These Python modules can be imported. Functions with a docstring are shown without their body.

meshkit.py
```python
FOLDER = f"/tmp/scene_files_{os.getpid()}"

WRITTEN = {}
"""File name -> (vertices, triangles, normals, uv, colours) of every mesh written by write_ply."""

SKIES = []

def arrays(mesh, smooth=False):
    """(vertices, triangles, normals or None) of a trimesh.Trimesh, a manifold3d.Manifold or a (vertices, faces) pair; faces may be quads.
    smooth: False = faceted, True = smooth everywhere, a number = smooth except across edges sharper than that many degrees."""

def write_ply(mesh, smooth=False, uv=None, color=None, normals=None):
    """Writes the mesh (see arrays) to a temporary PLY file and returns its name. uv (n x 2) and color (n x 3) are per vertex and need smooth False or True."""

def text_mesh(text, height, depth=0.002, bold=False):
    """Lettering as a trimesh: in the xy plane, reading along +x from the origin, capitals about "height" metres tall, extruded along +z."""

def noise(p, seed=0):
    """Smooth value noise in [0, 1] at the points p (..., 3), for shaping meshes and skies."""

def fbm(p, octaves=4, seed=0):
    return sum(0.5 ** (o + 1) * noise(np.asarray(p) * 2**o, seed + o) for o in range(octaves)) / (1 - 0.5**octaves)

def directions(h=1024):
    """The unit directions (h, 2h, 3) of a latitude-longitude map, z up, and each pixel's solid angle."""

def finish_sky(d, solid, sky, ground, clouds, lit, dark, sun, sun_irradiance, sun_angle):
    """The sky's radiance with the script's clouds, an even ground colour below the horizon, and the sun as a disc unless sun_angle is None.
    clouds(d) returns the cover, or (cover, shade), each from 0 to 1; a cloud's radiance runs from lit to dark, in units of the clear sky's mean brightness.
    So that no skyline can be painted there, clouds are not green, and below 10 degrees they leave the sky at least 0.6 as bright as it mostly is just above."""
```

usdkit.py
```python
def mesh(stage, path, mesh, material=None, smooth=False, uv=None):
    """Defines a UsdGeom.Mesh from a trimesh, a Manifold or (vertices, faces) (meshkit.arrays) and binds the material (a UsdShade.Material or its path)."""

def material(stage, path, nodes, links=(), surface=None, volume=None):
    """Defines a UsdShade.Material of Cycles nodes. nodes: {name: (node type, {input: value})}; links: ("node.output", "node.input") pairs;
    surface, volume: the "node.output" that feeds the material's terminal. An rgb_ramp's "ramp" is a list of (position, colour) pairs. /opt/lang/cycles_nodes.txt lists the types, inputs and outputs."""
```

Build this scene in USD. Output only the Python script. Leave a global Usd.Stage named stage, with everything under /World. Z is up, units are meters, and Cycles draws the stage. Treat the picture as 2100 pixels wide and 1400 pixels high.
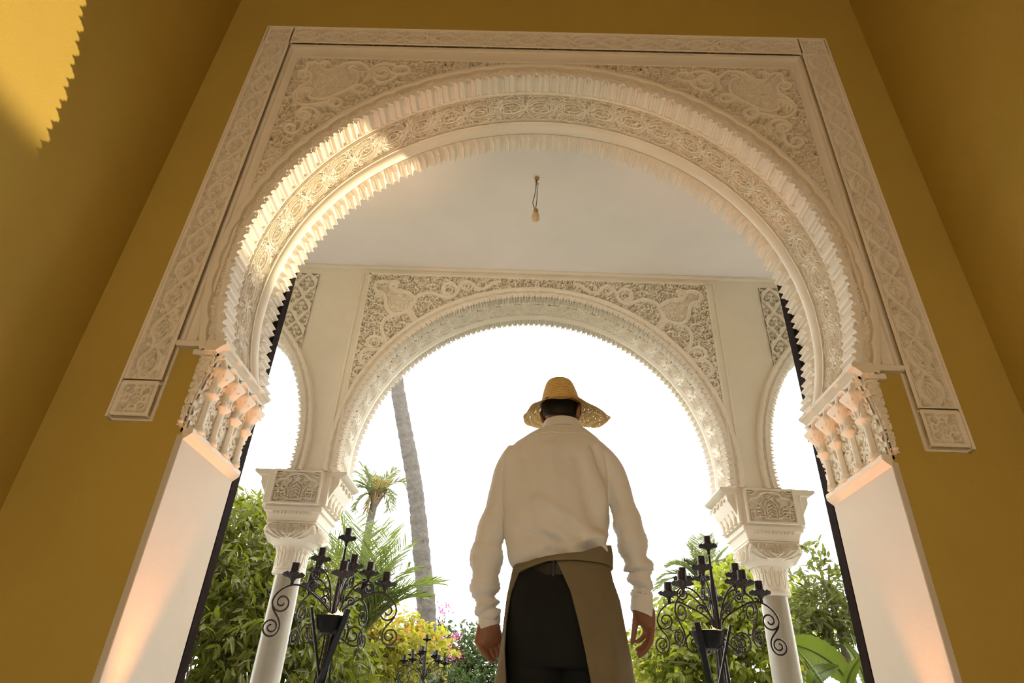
import math, random
import numpy as np, trimesh, usdkit, meshkit
import manifold3d as mf
from scipy.spatial import cKDTree
from scipy.interpolate import CubicSpline
from pxr import Usd, UsdGeom, UsdLux, UsdShade, Gf, Sdf
PI = math.pi
stage = Usd.Stage.CreateInMemory()
UsdGeom.SetStageUpAxis(stage, 'Z'); UsdGeom.SetStageMetersPerUnit(stage, 1.0)
UsdGeom.Xform.Define(stage, '/World')

# ------------------------------------------------------------------ camera, sky, lights, exposure
F_PX, PITCH, ROLL, YAW = 1280.81, 0.548957, -0.0494867, 0.0283162
CAM = np.array([0.0, 0.0, 0.46])
def _rot():
    cy, sy, cp, sp, cr, sr = math.cos(YAW), math.sin(YAW), math.cos(PITCH), math.sin(PITCH), math.cos(ROLL), math.sin(ROLL)
    return np.array([[cy, -sy, 0], [sy, cy, 0], [0, 0, 1]]) @ np.array([[1, 0, 0], [0, cp, -sp], [0, sp, cp]]) @ np.array([[cr, 0, sr], [0, 1, 0], [-sr, 0, cr]])
MR = _rot()
cam = UsdGeom.Camera.Define(stage, '/World/camera')
r_, f_, u_ = MR[:, 0], MR[:, 1], MR[:, 2]
cam.AddTransformOp().Set(Gf.Matrix4d(*r_, 0, *u_, 0, *(-f_), 0, *CAM, 1))
cam.CreateHorizontalApertureAttr(36.0); cam.CreateVerticalApertureAttr(24.0)
cam.CreateFocalLengthAttr(36.0 * F_PX / 2100)
cam.CreateClippingRangeAttr(Gf.Vec2f(0.05, 2000))
cam.CreateExposureAttr(0.0)
SKY = 1.85
dome = UsdLux.DomeLight.Define(stage, '/World/sky')
dome.CreateColorAttr(Gf.Vec3f(1.0, 1.0, 0.985)); dome.CreateIntensityAttr(SKY)

def spot(name, pos, target, radius, intensity, color, angle, soft):
    l = UsdLux.SphereLight.Define(stage, '/World/' + name)
    d = np.array(target, float) - pos; d /= np.linalg.norm(d)
    up = np.array([0, 0, 1.0]) if abs(d[2]) < .95 else np.array([0, 1.0, 0])
    x = np.cross(d, up); x /= np.linalg.norm(x); y = np.cross(x, d)
    l.AddTransformOp().Set(Gf.Matrix4d(*x, 0, *y, 0, *(-d), 0, *map(float, pos), 1))
    l.CreateRadiusAttr(radius); l.CreateIntensityAttr(intensity); l.CreateColorAttr(Gf.Vec3f(*color))
    s = UsdLux.ShapingAPI.Apply(l.GetPrim()); s.CreateShapingConeAngleAttr(angle); s.CreateShapingConeSoftnessAttr(soft)
    return l
# the low golden light that comes from the garden on the right
spot('garden_floodlight', (7.35, 12.0, 2.3), (-1.35, 2.7, 3.55), 0.05, 135000.0, (1.0, 0.80, 0.50), 4.6, 0.35)
# warm lamps standing on the floor at the foot of both piers
for i, s in enumerate((-1, 1)):
    spot('pier_uplight' + ('', '_001')[i], (s * 1.50 + .042, 2.78, 0.16), (s * 1.535 + .042, 2.88, 1.9), 0.045, (1000.0, 650.0)[i], (1.0, 0.33, 0.09), 19.0, 0.6)
# unseen warm fill light, added behind the camera to brighten the hall
lamp = UsdLux.SphereLight.Define(stage, '/World/hall_fill_light')
lamp.AddTranslateOp().Set(Gf.Vec3d(-0.9, -3.0, 1.9)); lamp.CreateRadiusAttr(0.22); lamp.CreateIntensityAttr(58.0); lamp.CreateColorAttr(Gf.Vec3f(1.0, 0.64, 0.21))

def ray(px):
    px = np.asarray(px, float)
    d = np.stack([(px[..., 0] - 1050) / F_PX, np.ones(px.shape[:-1]), (700 - px[..., 1]) / F_PX], -1)
    return d @ MR.T
def at(px, y):                       # the point of the plane at depth y behind a picture point
    d = ray(px)
    return d * (np.asarray(y) / d[..., 1])[..., None] + CAM

# ------------------------------------------------------------------ helpers: prims
used = {}
def numbered(parent, name):
    k = used.get((parent, name), 0); used[(parent, name)] = k + 1
    return name if k == 0 else '%s_%03d' % (name, k)
def tag(p, label=None, cat=None, group=None, kind=None):
    p = p.GetPrim() if hasattr(p, 'GetPrim') else p
    for k, v in (('label', label), ('category', cat), ('group', group), ('kind', kind)):
        if v: p.SetCustomDataByKey(k, v)
    return p
def thing(name, label, cat, loc=(0, 0, 0), group=None, kind=None):
    x = UsdGeom.Xform.Define(stage, '/World/' + numbered('/World', name))
    x.AddTranslateOp().Set(Gf.Vec3d(*map(float, loc)))
    tag(x, label, cat, group, kind)
    p = x.GetPrim(); LOC[str(p.GetPath())] = np.array(loc, float)
    return p
LOC = {}
def obj(name, mesh, mat, parent=None, smooth=False, label=None, kind=None):
    """One Mesh prim; mesh in world coordinates, shifted to its thing's base."""
    path = str(parent.GetPath()) if parent else '/World'
    if parent and parent.GetTypeName() == 'Mesh': base = LOC[str(parent.GetParent().GetPath())]
    else: base = LOC.get(path, np.zeros(3))
    v, f, n = meshkit.arrays(mesh, smooth)
    p = path + '/' + numbered(path, name)
    m = UsdGeom.Mesh.Define(stage, p)
    from pxr import Vt
    m.CreatePointsAttr(Vt.Vec3fArray.FromNumpy((v - base).astype(np.float32)))
    m.CreateFaceVertexCountsAttr(Vt.IntArray.FromNumpy(np.full(len(f), 3, np.int32)))
    m.CreateFaceVertexIndicesAttr(Vt.IntArray.FromNumpy(f.astype(np.int32).ravel()))
    m.CreateSubdivisionSchemeAttr('none')
    if n is not None:
        m.CreateNormalsAttr(Vt.Vec3fArray.FromNumpy(n.astype(np.float32))); m.SetNormalsInterpolation('vertex')
    UsdShade.MaterialBindingAPI.Apply(m.GetPrim()).Bind(UsdShade.Material.Get(stage, '/World/Looks/' + mat))
    tag(m, label=label, kind=kind)
    return m.GetPrim()
def copy_of(root, loc, label, rotz=0.0):
    d = root.GetCustomData()
    base = root.GetName().rstrip('0123456789').rstrip('_')
    x = UsdGeom.Xform.Define(stage, '/World/' + numbered('/World', base))
    x.GetPrim().GetReferences().AddInternalReference(root.GetPath()); x.GetPrim().SetInstanceable(True)
    x.ClearXformOpOrder(); x.AddTranslateOp().Set(Gf.Vec3d(*map(float, loc)))
    x.AddRotateZOp().Set(math.degrees(rotz))
    return tag(x, label, d['category'], d.get('group'))

# ------------------------------------------------------------------ helpers: meshes
def cat(*ms):
    out = [m for m in ms if m is not None]
    return trimesh.util.concatenate(out)
def box(x0, x1, y0, y1, z0, z1):
    m = trimesh.creation.box([abs(x1 - x0), abs(y1 - y0), abs(z1 - z0)])
    m.apply_translation([(x0 + x1) / 2, (y0 + y1) / 2, (z0 + z1) / 2]); return m
def cbox(x0, x1, y0, y1, z0, z1, c=.006):
    """A box with chamfered edges."""
    x0, x1 = min(x0, x1), max(x0, x1)
    pts = []
    for sx in (0, 1):
        for sy in (0, 1):
            for sz in (0, 1):
                p = np.array([(x0, x1)[sx], (y0, y1)[sy], (z0, z1)[sz]]); d = np.array([1 - 2 * sx, 1 - 2 * sy, 1 - 2 * sz]) * c
                for k in range(3):
                    q = p + d; q[k] = p[k]; pts.append(q)
    return trimesh.convex.convex_hull(np.array(pts))
def grid(P, close_u=False, close_v=False):
    """Mesh of an (n, m, 3) array of points."""
    n, m = P.shape[:2]
    i = np.arange(n if close_u else n - 1); j = np.arange(m if close_v else m - 1)
    I, J = np.meshgrid(i, j, indexing='ij'); I2, J2 = (I + 1) % n, (J + 1) % m
    a, b, c, d = I * m + J, I2 * m + J, I2 * m + J2, I * m + J2
    f = np.vstack([np.stack([a, b, c], -1).reshape(-1, 3), np.stack([a, c, d], -1).reshape(-1, 3)])
    return trimesh.Trimesh(P.reshape(-1, 3), f, process=False)
def lathe(prof, c=(0, 0), n=32):
    """prof: list of (radius, z)."""
    p = np.array(prof, float); a = np.linspace(0, 2 * PI, n, endpoint=False)
    P = np.stack([c[0] + p[:, None, 0] * np.cos(a), c[1] + p[:, None, 0] * np.sin(a), np.repeat(p[:, 1:2], n, 1)], -1)
    return fixed(grid(P, close_v=True))
def fixed(m):
    m.merge_vertices(); m.update_faces(m.nondegenerate_faces()); m.fix_normals(); return m
def spl(pts, n=60, closed=False):
    p = np.array(pts, float)
    if closed: p = np.vstack([p, p[:1]])
    t = np.concatenate([[0], np.cumsum(np.maximum(np.linalg.norm(np.diff(p, axis=0), axis=1), 1e-9))])
    cs = CubicSpline(t, p, bc_type='periodic' if closed else 'not-a-knot' if len(p) > 3 else 'natural')
    return cs(np.linspace(0, t[-1], n))
def sample(p, step):
    p = np.asarray(p, float)
    t = np.concatenate([[0], np.cumsum(np.linalg.norm(np.diff(p, axis=0), axis=1))])
    s = np.linspace(0, t[-1], max(2, int(t[-1] / step) + 2))
    return np.stack([np.interp(s, t, p[:, k]) for k in range(p.shape[1])], -1)
def tube(path, r, n=8, ry=None, cap=True, up=(0, 0, 1)):
    """Sweep of an ellipse (r across, ry along the second axis) along a path; r may vary."""
    p = np.asarray(path, float); k = len(p)
    r = np.broadcast_to(np.asarray(r, float), (k,)); q = r if ry is None else np.broadcast_to(np.asarray(ry, float), (k,))
    T = np.gradient(p, axis=0); T /= np.maximum(np.linalg.norm(T, axis=1, keepdims=True), 1e-9)
    A = np.zeros_like(p); prev = np.array(up, float)
    if abs(T[0] @ prev) > .95: prev = np.array([1.0, 0, 0])
    for i in range(k):
        a = prev - T[i] * (prev @ T[i]); a /= max(np.linalg.norm(a), 1e-9); A[i] = a; prev = a
    B = np.cross(T, A); th = np.linspace(0, 2 * PI, n, endpoint=False)
    P = p[:, None] + A[:, None] * (q[:, None] * np.sin(th))[..., None] + B[:, None] * (r[:, None] * np.cos(th))[..., None]
    m = grid(P, close_v=True)
    if cap:
        nv = len(m.vertices); v = np.vstack([m.vertices, p[0], p[-1]]); f = [m.faces]
        j = np.arange(n); jn = (j + 1) % n
        f.append(np.stack([np.full(n, nv), jn, j], -1)); o = (k - 1) * n
        f.append(np.stack([np.full(n, nv + 1), o + j, o + jn], -1))
        m = trimesh.Trimesh(v, np.vstack(f), process=False)
    return m
def loft(rings, n=40, up=None):
    """rings: (z, cx, cy, rx, ry, power); closed solid, spline in between."""
    R = np.array(rings, float); R = R[np.argsort(R[:, 0])]; z = R[:, 0]
    if up: zz = np.linspace(z[0], z[-1], up); R = np.stack([zz] + [CubicSpline(z, R[:, k])(zz) for k in range(1, 6)], -1)
    th = np.linspace(0, 2 * PI, n, endpoint=False); c, s = np.cos(th), np.sin(th)
    e = 2 / R[:, 5:6]
    X = R[:, 1:2] + R[:, 3:4] * np.sign(c) * np.abs(c) ** e; Y = R[:, 2:3] + R[:, 4:5] * np.sign(s) * np.abs(s) ** e
    P = np.stack([X, Y, np.repeat(R[:, :1], n, 1)], -1)
    m = grid(P, close_v=True); nv = len(m.vertices)
    v = np.vstack([m.vertices, [R[0, 1], R[0, 2], R[0, 0]], [R[-1, 1], R[-1, 2], R[-1, 0]]])
    j = np.arange(n); jn = (j + 1) % n; o = (len(R) - 1) * n
    f = np.vstack([m.faces, np.stack([np.full(n, nv), j, jn], -1), np.stack([np.full(n, nv + 1), o + jn, o + j], -1)])
    m = trimesh.Trimesh(v, f, process=False); m.fix_normals(); return m
def mani(m): return mf.Manifold(mf.Mesh(np.asarray(m.vertices, np.float32), np.asarray(m.faces, np.uint32)))
def tri(m):
    k = m.to_mesh(); return trimesh.Trimesh(np.array(k.vert_properties[:, :3], float), np.array(k.tri_verts), process=False)
def ball(c, r, n=14): return mf.Manifold.sphere(float(r), n).translate([float(x) for x in c])
def chain(joints, n=14):
    """Union of the hulls of neighbouring joint spheres; joints: (x, y, z, r)."""
    b = [ball(j[:3], j[3], n) for j in joints]
    if len(b) == 1: return b[0]
    out = [mf.Manifold.batch_hull([b[i], b[i + 1]]) for i in range(len(b) - 1)]
    return mf.Manifold.batch_boolean(out, mf.OpType.Add)
def prism(poly, y0, y1):
    """Polygon [(x, z)] extruded along y."""
    from shapely.geometry import Polygon
    m = trimesh.creation.extrude_polygon(Polygon(poly) if not hasattr(poly, 'area') else poly, abs(y1 - y0), engine='earcut')
    v = m.vertices.copy(); m.vertices = np.stack([v[:, 0], max(y0, y1) - v[:, 2], v[:, 1]], -1); m.fix_normals(); return m

# ------------------------------------------------------------------ carved relief
def heights(U, V, layers, cell):
    """layers: (list of polylines, half width, height, groove depth). The highest strand wins."""
    q = np.stack([U.ravel(), V.ravel()], -1); H = np.zeros(len(q))
    for curves, hw, h, g in layers:
        if not len(curves): continue
        pts = np.vstack([sample(c, cell * .8) for c in curves])
        e = max(cell * 1.15, hw * .26)
        d, _ = cKDTree(pts).query(q, distance_upper_bound=hw + e)
        t = np.clip((hw + .35 * e - d) / e, 0, 1); t[~np.isfinite(d)] = 0
        hh = h * t * t * (3 - 2 * t)
        if g: hh = hh - g * np.exp(-(np.where(np.isfinite(d), d, 9) / (hw * .34)) ** 2)
        H = np.maximum(H, hh)
    return H.reshape(U.shape)
def relief(u0, u1, v0, v1, cell, layers, place, mask=None, extra=None):
    """Height field over a rectangle of (u, v), placed in space by place(U, V, H)."""
    nu, nv = max(2, int(round((u1 - u0) / cell)) + 1), max(2, int(round((v1 - v0) / cell)) + 1)
    U, V = np.meshgrid(np.linspace(u0, u1, nu), np.linspace(v0, v1, nv), indexing='ij')
    H = heights(U, V, layers, cell)
    if extra is not None: H = np.maximum(H, extra(U, V))
    m = grid(place(U, V, H))
    if mask is not None:
        ok = mask(U, V).ravel(); f = m.faces[ok[m.faces].all(1)]
        keep, inv = np.unique(f, return_inverse=True); m = trimesh.Trimesh(m.vertices[keep], inv.reshape(-1, 3), process=False)
    return m
def spiral(c, r, turns, a0, hand=1, r0=.12, n=40):
    t = np.linspace(0, 1, n); a = a0 + hand * 2 * PI * turns * t; rr = r * (1 - (1 - r0) * t)
    return np.stack([c[0] + rr * np.cos(a), c[1] + rr * np.sin(a)], -1)
def arabesque(u0, u1, v0, v1, s, seed, inside=None):
    """Tendrils curling in a jittered packing, linked by stems, with leaf strokes in the gaps."""
    rg = np.random.default_rng(seed); strands, leaves = [], []
    nu, nv = int((u1 - u0) / s) + 2, int((v1 - v0) / (s * .866)) + 2
    for j in range(nv):
        for i in range(nu):
            c = np.array([u0 + (i + .5 * (j % 2)) * s, v0 + j * s * .866]) + rg.uniform(-.16, .16, 2) * s
            if inside is not None and not inside(c[0], c[1]): continue
            a = rg.uniform(0, 2 * PI); h = rg.choice((-1, 1)); r = s * rg.uniform(.36, .5)
            sp = spiral(c, r, rg.uniform(.8, 1.2), a, h, .1)
            b = a - h * rg.uniform(.5, .9)
            tail = c + s * .78 * np.array([math.cos(b), math.sin(b)])
            strands.append(np.vstack([tail, spl([tail, .55 * tail + .45 * sp[0] + rg.uniform(-.05, .05, 2) * s, sp[0]], 6), sp]))
            for k in range(2):
                d = rg.uniform(0, 2 * PI); o = c + r * 1.18 * np.array([math.cos(d), math.sin(d)]); e = o + s * .24 * np.array([math.cos(d + 1.2 * h), math.sin(d + 1.2 * h)])
                leaves.append(np.array([o, e]))
    return strands, leaves
def ring(c, r, n=28): 
    a = np.linspace(0, 2 * PI, n); return np.stack([c[0] + r * np.cos(a), c[1] + r * np.sin(a)], -1)
def rect(u0, u1, v0, v1): return np.array([(u0, v0), (u1, v0), (u1, v1), (u0, v1), (u0, v0)], float)
def mirror_u(curves): return [np.asarray(c) * [-1, 1] for c in curves]

# ------------------------------------------------------------------ materials
def mat(name, color, rough=.7, var=.0, vscale=3.0, bump=0.0, bscale=60.0, metal=0.0, trans=0.0, island=0.0, spec=.3, col2=None, sheen=0.0):
    nodes = {'p': ('principled_bsdf', {'base_color': color, 'roughness': rough, 'metallic': metal, 'specular_ior_level': spec, 'sheen_weight': sheen})}
    links = []
    if var or col2:
        c2 = col2 or tuple(max(0, c * (1 - var)) for c in color); c1 = color if col2 else tuple(min(1, c * (1 + var)) for c in color)
        nodes |= {'tc': ('texture_coordinate', {}), 'n': ('noise_texture', {'scale': vscale, 'detail': 5.0, 'roughness': .6}), 'm': ('mix_color', {'a': c1, 'b': c2}),
                  'r': ('map_range', {'from_min': .3, 'from_max': .7, 'clamp': True})}
        links += [('tc.object', 'n.vector'), ('n.fac', 'r.value'), ('r.result', 'm.fac'), ('m.result', 'p.base_color')]
    if island:
        nodes |= {'g': ('geometry', {}), 'h': ('hsv', {'color': color}), 'ri': ('map_range', {'to_min': 1 - island, 'to_max': 1 + island}),
                  'rh': ('map_range', {'to_min': .5 - island * .055, 'to_max': .5 + island * .045})}
        links += [('g.random_per_island', 'ri.value'), ('ri.result', 'h.value'), ('g.random_per_island', 'rh.value'), ('rh.result', 'h.hue'), ('h.color', 'p.base_color')]
    if bump:
        nodes |= {'tb': ('texture_coordinate', {}), 'nb': ('noise_texture', {'scale': bscale, 'detail': 4.0}), 'b': ('bump', {'strength': 1.0, 'distance': bump})}
        links += [('tb.object', 'nb.vector'), ('nb.fac', 'b.height'), ('b.normal', 'p.normal')]
    surf = 'p.BSDF'
    if trans:
        tcol = tuple(min(1, c * k) for c, k in zip(color, (1.25, 1.2, .6)))
        nodes |= {'t': ('translucent_bsdf', {'color': tcol}), 'x': ('mix_closure', {'fac': trans})}
        links += [('p.BSDF', 'x.closure1'), ('t.BSDF', 'x.closure2')]
        surf = 'x.closure'
    usdkit.material(stage, '/World/Looks/' + name, nodes, links, surface=surf)
mat('ochre', (.50, .355, .075), .75, var=.05, vscale=1.3, bump=.0016, bscale=90, spec=.25)
mat('plaster', (.84, .77, .65), .7, var=.035, vscale=4, bump=.0012, bscale=70, spec=.25)
mat('stucco', (.86, .79, .67), .75, var=.03, vscale=9, bump=.0008, bscale=160, spec=.2)
mat('tooth_stucco', (.88, .82, .73), .7, var=.03, vscale=12, spec=.2)
mat('ceiling_paint', (.83, .80, .77), .8, var=.03, vscale=1.5, bump=.001, bscale=50, spec=.2)
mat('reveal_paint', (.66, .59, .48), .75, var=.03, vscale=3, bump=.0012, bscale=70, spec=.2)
mat('hall_ceiling', (.30, .18, .05), .8, spec=.2)
mat('terracotta', (.55, .53, .49), .5, var=.2, vscale=2, bump=.001, bscale=30)
mat('earth', (.045, .055, .022), .95, var=.35, vscale=.8, bump=.02, bscale=8)
mat('marble', (.38, .345, .275), .35, var=.06, vscale=7, spec=.4)
mat('door_wood', (.018, .011, .009), .85, var=.3, vscale=14, bump=.002, bscale=30, spec=.04)
mat('stud_metal', (.25, .23, .22), .4, metal=1.0)
mat('iron', (.020, .014, .013), .42, bump=.0008, bscale=120, metal=.35, spec=.5)
mat('bowl_iron', (.008, .009, .010), .5, bump=.001, bscale=80, metal=.3)
mat('coal', (.03, .022, .02), .95, var=.5, vscale=40)
usdkit.material(stage, '/World/Looks/flame', {'e': ('emission', {'color': (1.0, .42, .10), 'strength': 9.0})}, [], surface='e.emission')
usdkit.material(stage, '/World/Looks/ember', {'e': ('emission', {'color': (1.0, .13, .02), 'strength': 2.2})}, [], surface='e.emission')
mat('skin', (.27, .125, .075), .5, var=.12, vscale=18, bump=.0006, bscale=180)
mat('hair', (.010, .009, .009), .6, bump=.002, bscale=220)
mat('shirt_cloth', (.88, .87, .85), .85, var=.02, vscale=5, bump=.0005, bscale=420, trans=.12, sheen=.1)
mat('apron_cloth', (.225, .19, .12), .9, var=.06, vscale=9, bump=.0008, bscale=380, trans=.08)
mat('trouser_cloth', (.010, .012, .013), .9, var=.15, vscale=30, bump=.0006, bscale=400)
mat('belt_leather', (.022, .018, .016), .5, bump=.0008, bscale=200)
mat('shoe_leather', (.012, .01, .009), .4)
mat('eye_white', (.8, .78, .75), .3)
mat('cable', (.12, .095, .07), .6)
mat('socket_brown', (.42, .26, .10), .5)
mat('bulb_glass', (.66, .47, .28), .25, var=.12, vscale=60, spec=.6)
mat('bark', (.235, .195, .155), .9, var=.25, vscale=6, bump=.02, bscale=14)
mat('palm_bark', (.085, .075, .062), .95, var=.22, vscale=9, bump=.03, bscale=10)
mat('palm_fibre', (.17, .12, .07), .95, var=.3, vscale=12)
mat('leaf_deep', (.175, .21, .024), .42, trans=.38, island=.45, spec=.45)
mat('leaf_mid', (.27, .32, .045), .45, trans=.42, island=.4, spec=.4)
mat('leaf_lime', (.36, .36, .05), .5, trans=.45, island=.35)
mat('leaf_dark', (.07, .12, .035), .5, trans=.3, island=.5)
mat('leaf_olive', (.17, .20, .07), .5, trans=.38, island=.35)
mat('leaf_palm', (.17, .225, .07), .5, trans=.35, island=.35)
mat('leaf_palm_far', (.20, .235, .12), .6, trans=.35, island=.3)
mat('leaf_yellow', (.30, .26, .10), .6, trans=.35, island=.3)
mat('banana', (.13, .185, .022), .4, trans=.45, var=.15, vscale=3)
mat('petal_pink', (.65, .10, .36), .6, trans=.45, island=.3)
mat('petal_orange', (.60, .24, .06), .6, trans=.45, island=.3)
# straw: woven plaits, open here and there
def straw(name, holes):
    nodes = {'tc': ('texture_coordinate', {}), 'n': ('noise_texture', {'scale': 130.0, 'detail': 2.0}), 'w': ('wave_texture', {'scale': 34.0, 'distortion': 3.0, 'detail': 2.0, 'bands_direction': 'z'}),
             'c': ('rgb_ramp', {'ramp': [(0.3, (.27, .155, .04)), (.5, (.58, .38, .125)), (.72, (.80, .58, .24))]}),
             'a': ('math', {'math_type': 'multiply_add', 'value2': .55, 'value3': .22}), 'k': ('math', {'math_type': 'multiply_add', 'value2': .25}),
             'b': ('bump', {'strength': 1.0, 'distance': .004}), 'p': ('principled_bsdf', {'roughness': .7, 'specular_ior_level': .2})}
    links = [('tc.object', 'n.vector'), ('tc.object', 'w.vector'), ('n.fac', 'a.value1'), ('w.fac', 'k.value1'), ('a.value', 'k.value3'), ('k.value', 'c.fac'), ('c.color', 'p.base_color'), ('k.value', 'b.height'), ('b.normal', 'p.normal')]
    surf = 'p.BSDF'
    if holes:
        nodes |= {'v': ('voronoi_texture', {'scale': 130.0}), 'l': ('math', {'math_type': 'less_than', 'value2': holes}), 't': ('transparent_bsdf', {}), 'x': ('mix_closure', {}), 'tr': ('translucent_bsdf', {'color': (.55, .45, .28)}), 'y': ('mix_closure', {'fac': .42})}
        links += [('tc.object', 'v.vector'), ('v.distance', 'l.value1'), ('l.value', 'x.fac'), ('p.BSDF', 'y.closure1'), ('tr.BSDF', 'y.closure2'), ('y.closure', 'x.closure1'), ('t.BSDF', 'x.closure2')]
        surf = 'x.closure'
    usdkit.material(stage, '/World/Looks/' + name, nodes, links, surface=surf)
straw('straw', 0); straw('straw_brim', .25)

# ================================================================== THE SETTING
XF, XR = .042, .08                    # axes of the front arch and of the rear arcade
YF, YB = 2.70, 3.30                   # front wall
CZ, AR = 2.566, 1.695                 # front arch: centre height and radius of the bare opening
ZI = 2.03                             # springing
YR0, YR1 = 5.0, 5.5                   # rear arcade
RZ, RR = 2.395, 1.655
ZC = 4.345                            # porch ceiling
ZH = 7.4                              # hall ceiling
XW = 2.31
DX = 3.65                             # side arches of the rear arcade
obj('ground', box(-70, 70, 5.5, 140, -.3, -.02), 'earth'); tag(stage.GetPrimAtPath('/World/ground'), kind='structure')
obj('floor', box(-6.5, 6.5, -8, 5.5, -.2, 0), 'terracotta'); tag(stage.GetPrimAtPath('/World/floor'), kind='structure')
def S(p): return tag(p, kind='structure')
from shapely.geometry import Polygon
def arc_pts(cx, cz, r, z0, n=90):
    """The arch's outline from the left springing over the apex to the right springing."""
    a = math.asin((z0 - cz) / r); th = np.linspace(PI - a, a, n)
    return np.stack([cx + r * np.cos(th), cz + r * np.sin(th)], -1)
JX = 1.635
hole = [(XF - JX, -1), (XF - JX, ZI)] + arc_pts(XF, CZ, AR, ZI).tolist() + [(XF + JX, ZI), (XF + JX, -1)]
w = Polygon([(XF - XW - .3, 0), (XF + XW + .3, 0), (XF + XW + .3, ZH), (XF - XW - .3, ZH)]).difference(Polygon(hole))
wf = S(thing('wall_front', 'ochre front wall of the hall around the carved arch', None))
w = w.difference(Polygon([(XF - 1.72, 2.93), (XF + 1.72, 2.93), (XF + 1.72, 4.37), (XF - 1.72, 4.37)]))
obj('painted_face', cat(*[prism(g, YF, YF + .12) for g in getattr(w, 'geoms', [w])]), 'ochre', wf)
w2 = Polygon([(-6.5, 0), (6.5, 0), (6.5, 4.6), (-6.5, 4.6)]).difference(Polygon(hole))
obj('porch_face', prism(w2, YF + .12, YB), 'plaster', wf)
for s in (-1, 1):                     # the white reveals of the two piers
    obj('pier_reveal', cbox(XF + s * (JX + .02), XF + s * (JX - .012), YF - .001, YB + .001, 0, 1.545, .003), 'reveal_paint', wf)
for s, nm in ((-1, 'wall_left'), (1, 'wall_right')):
    S(obj(nm, box(XF + s * XW, XF + s * (XW + .3), -8, YF, 0, ZH), 'ochre'))
back = Polygon([(XF - XW, 0), (XF + XW, 0), (XF + XW, ZH), (XF - XW, ZH)]).difference(Polygon([(-.95, -.1)] + arc_pts(0, 2.3, .95, 2.3, 30).tolist() + [(.95, -.1)]))  # unseen back wall, its doorway added and sized to control daylight in the hall
S(obj('wall_back', prism(back, -7.3, -7.0), 'ochre'))
S(obj('ceiling', box(-6.5, 6.5, YB - .1, YR1 + .3, ZC, ZC + .25), 'ceiling_paint'))
S(obj('ceiling', box(XF - XW - .3, XF + XW + .3, -8, YF + .12, ZH, ZH + .2), 'hall_ceiling'))
for s, nm in ((-1, 'wall_left'), (1, 'wall_right')):
    S(obj(nm, box(s * 6.3, s * 6.5, YB, YR1, 0, ZC), 'plaster'))
rear = Polygon([(-6.5, 2.195), (6.5, 2.195), (6.5, ZC + .1), (-6.5, ZC + .1)])
for c in (-DX, 0, DX):
    rear = rear.difference(Polygon([(XR + c - 1.52, 2.1)] + arc_pts(XR + c, RZ, RR, 2.19).tolist() + [(XR + c + 1.52, 2.1)]))
wr = S(thing('wall_rear', 'cream arcade wall between the porch and the garden', None))
obj('masonry', prism(rear, YR0 + .03, YR1), 'plaster', wr)
skin_ = rear
for a_, b_ in ((-1.665, 1.665), (2.186, 3.7), (-3.7, -2.186)):
    skin_ = skin_.difference(Polygon([(XR + a_, 2.45), (XR + b_, 2.45), (XR + b_, 4.24), (XR + a_, 4.24)]))
for g in getattr(skin_, 'geoms', [skin_]): obj('plaster_skin', prism(g, YR0, YR0 + .03), 'plaster', wr)
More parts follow.
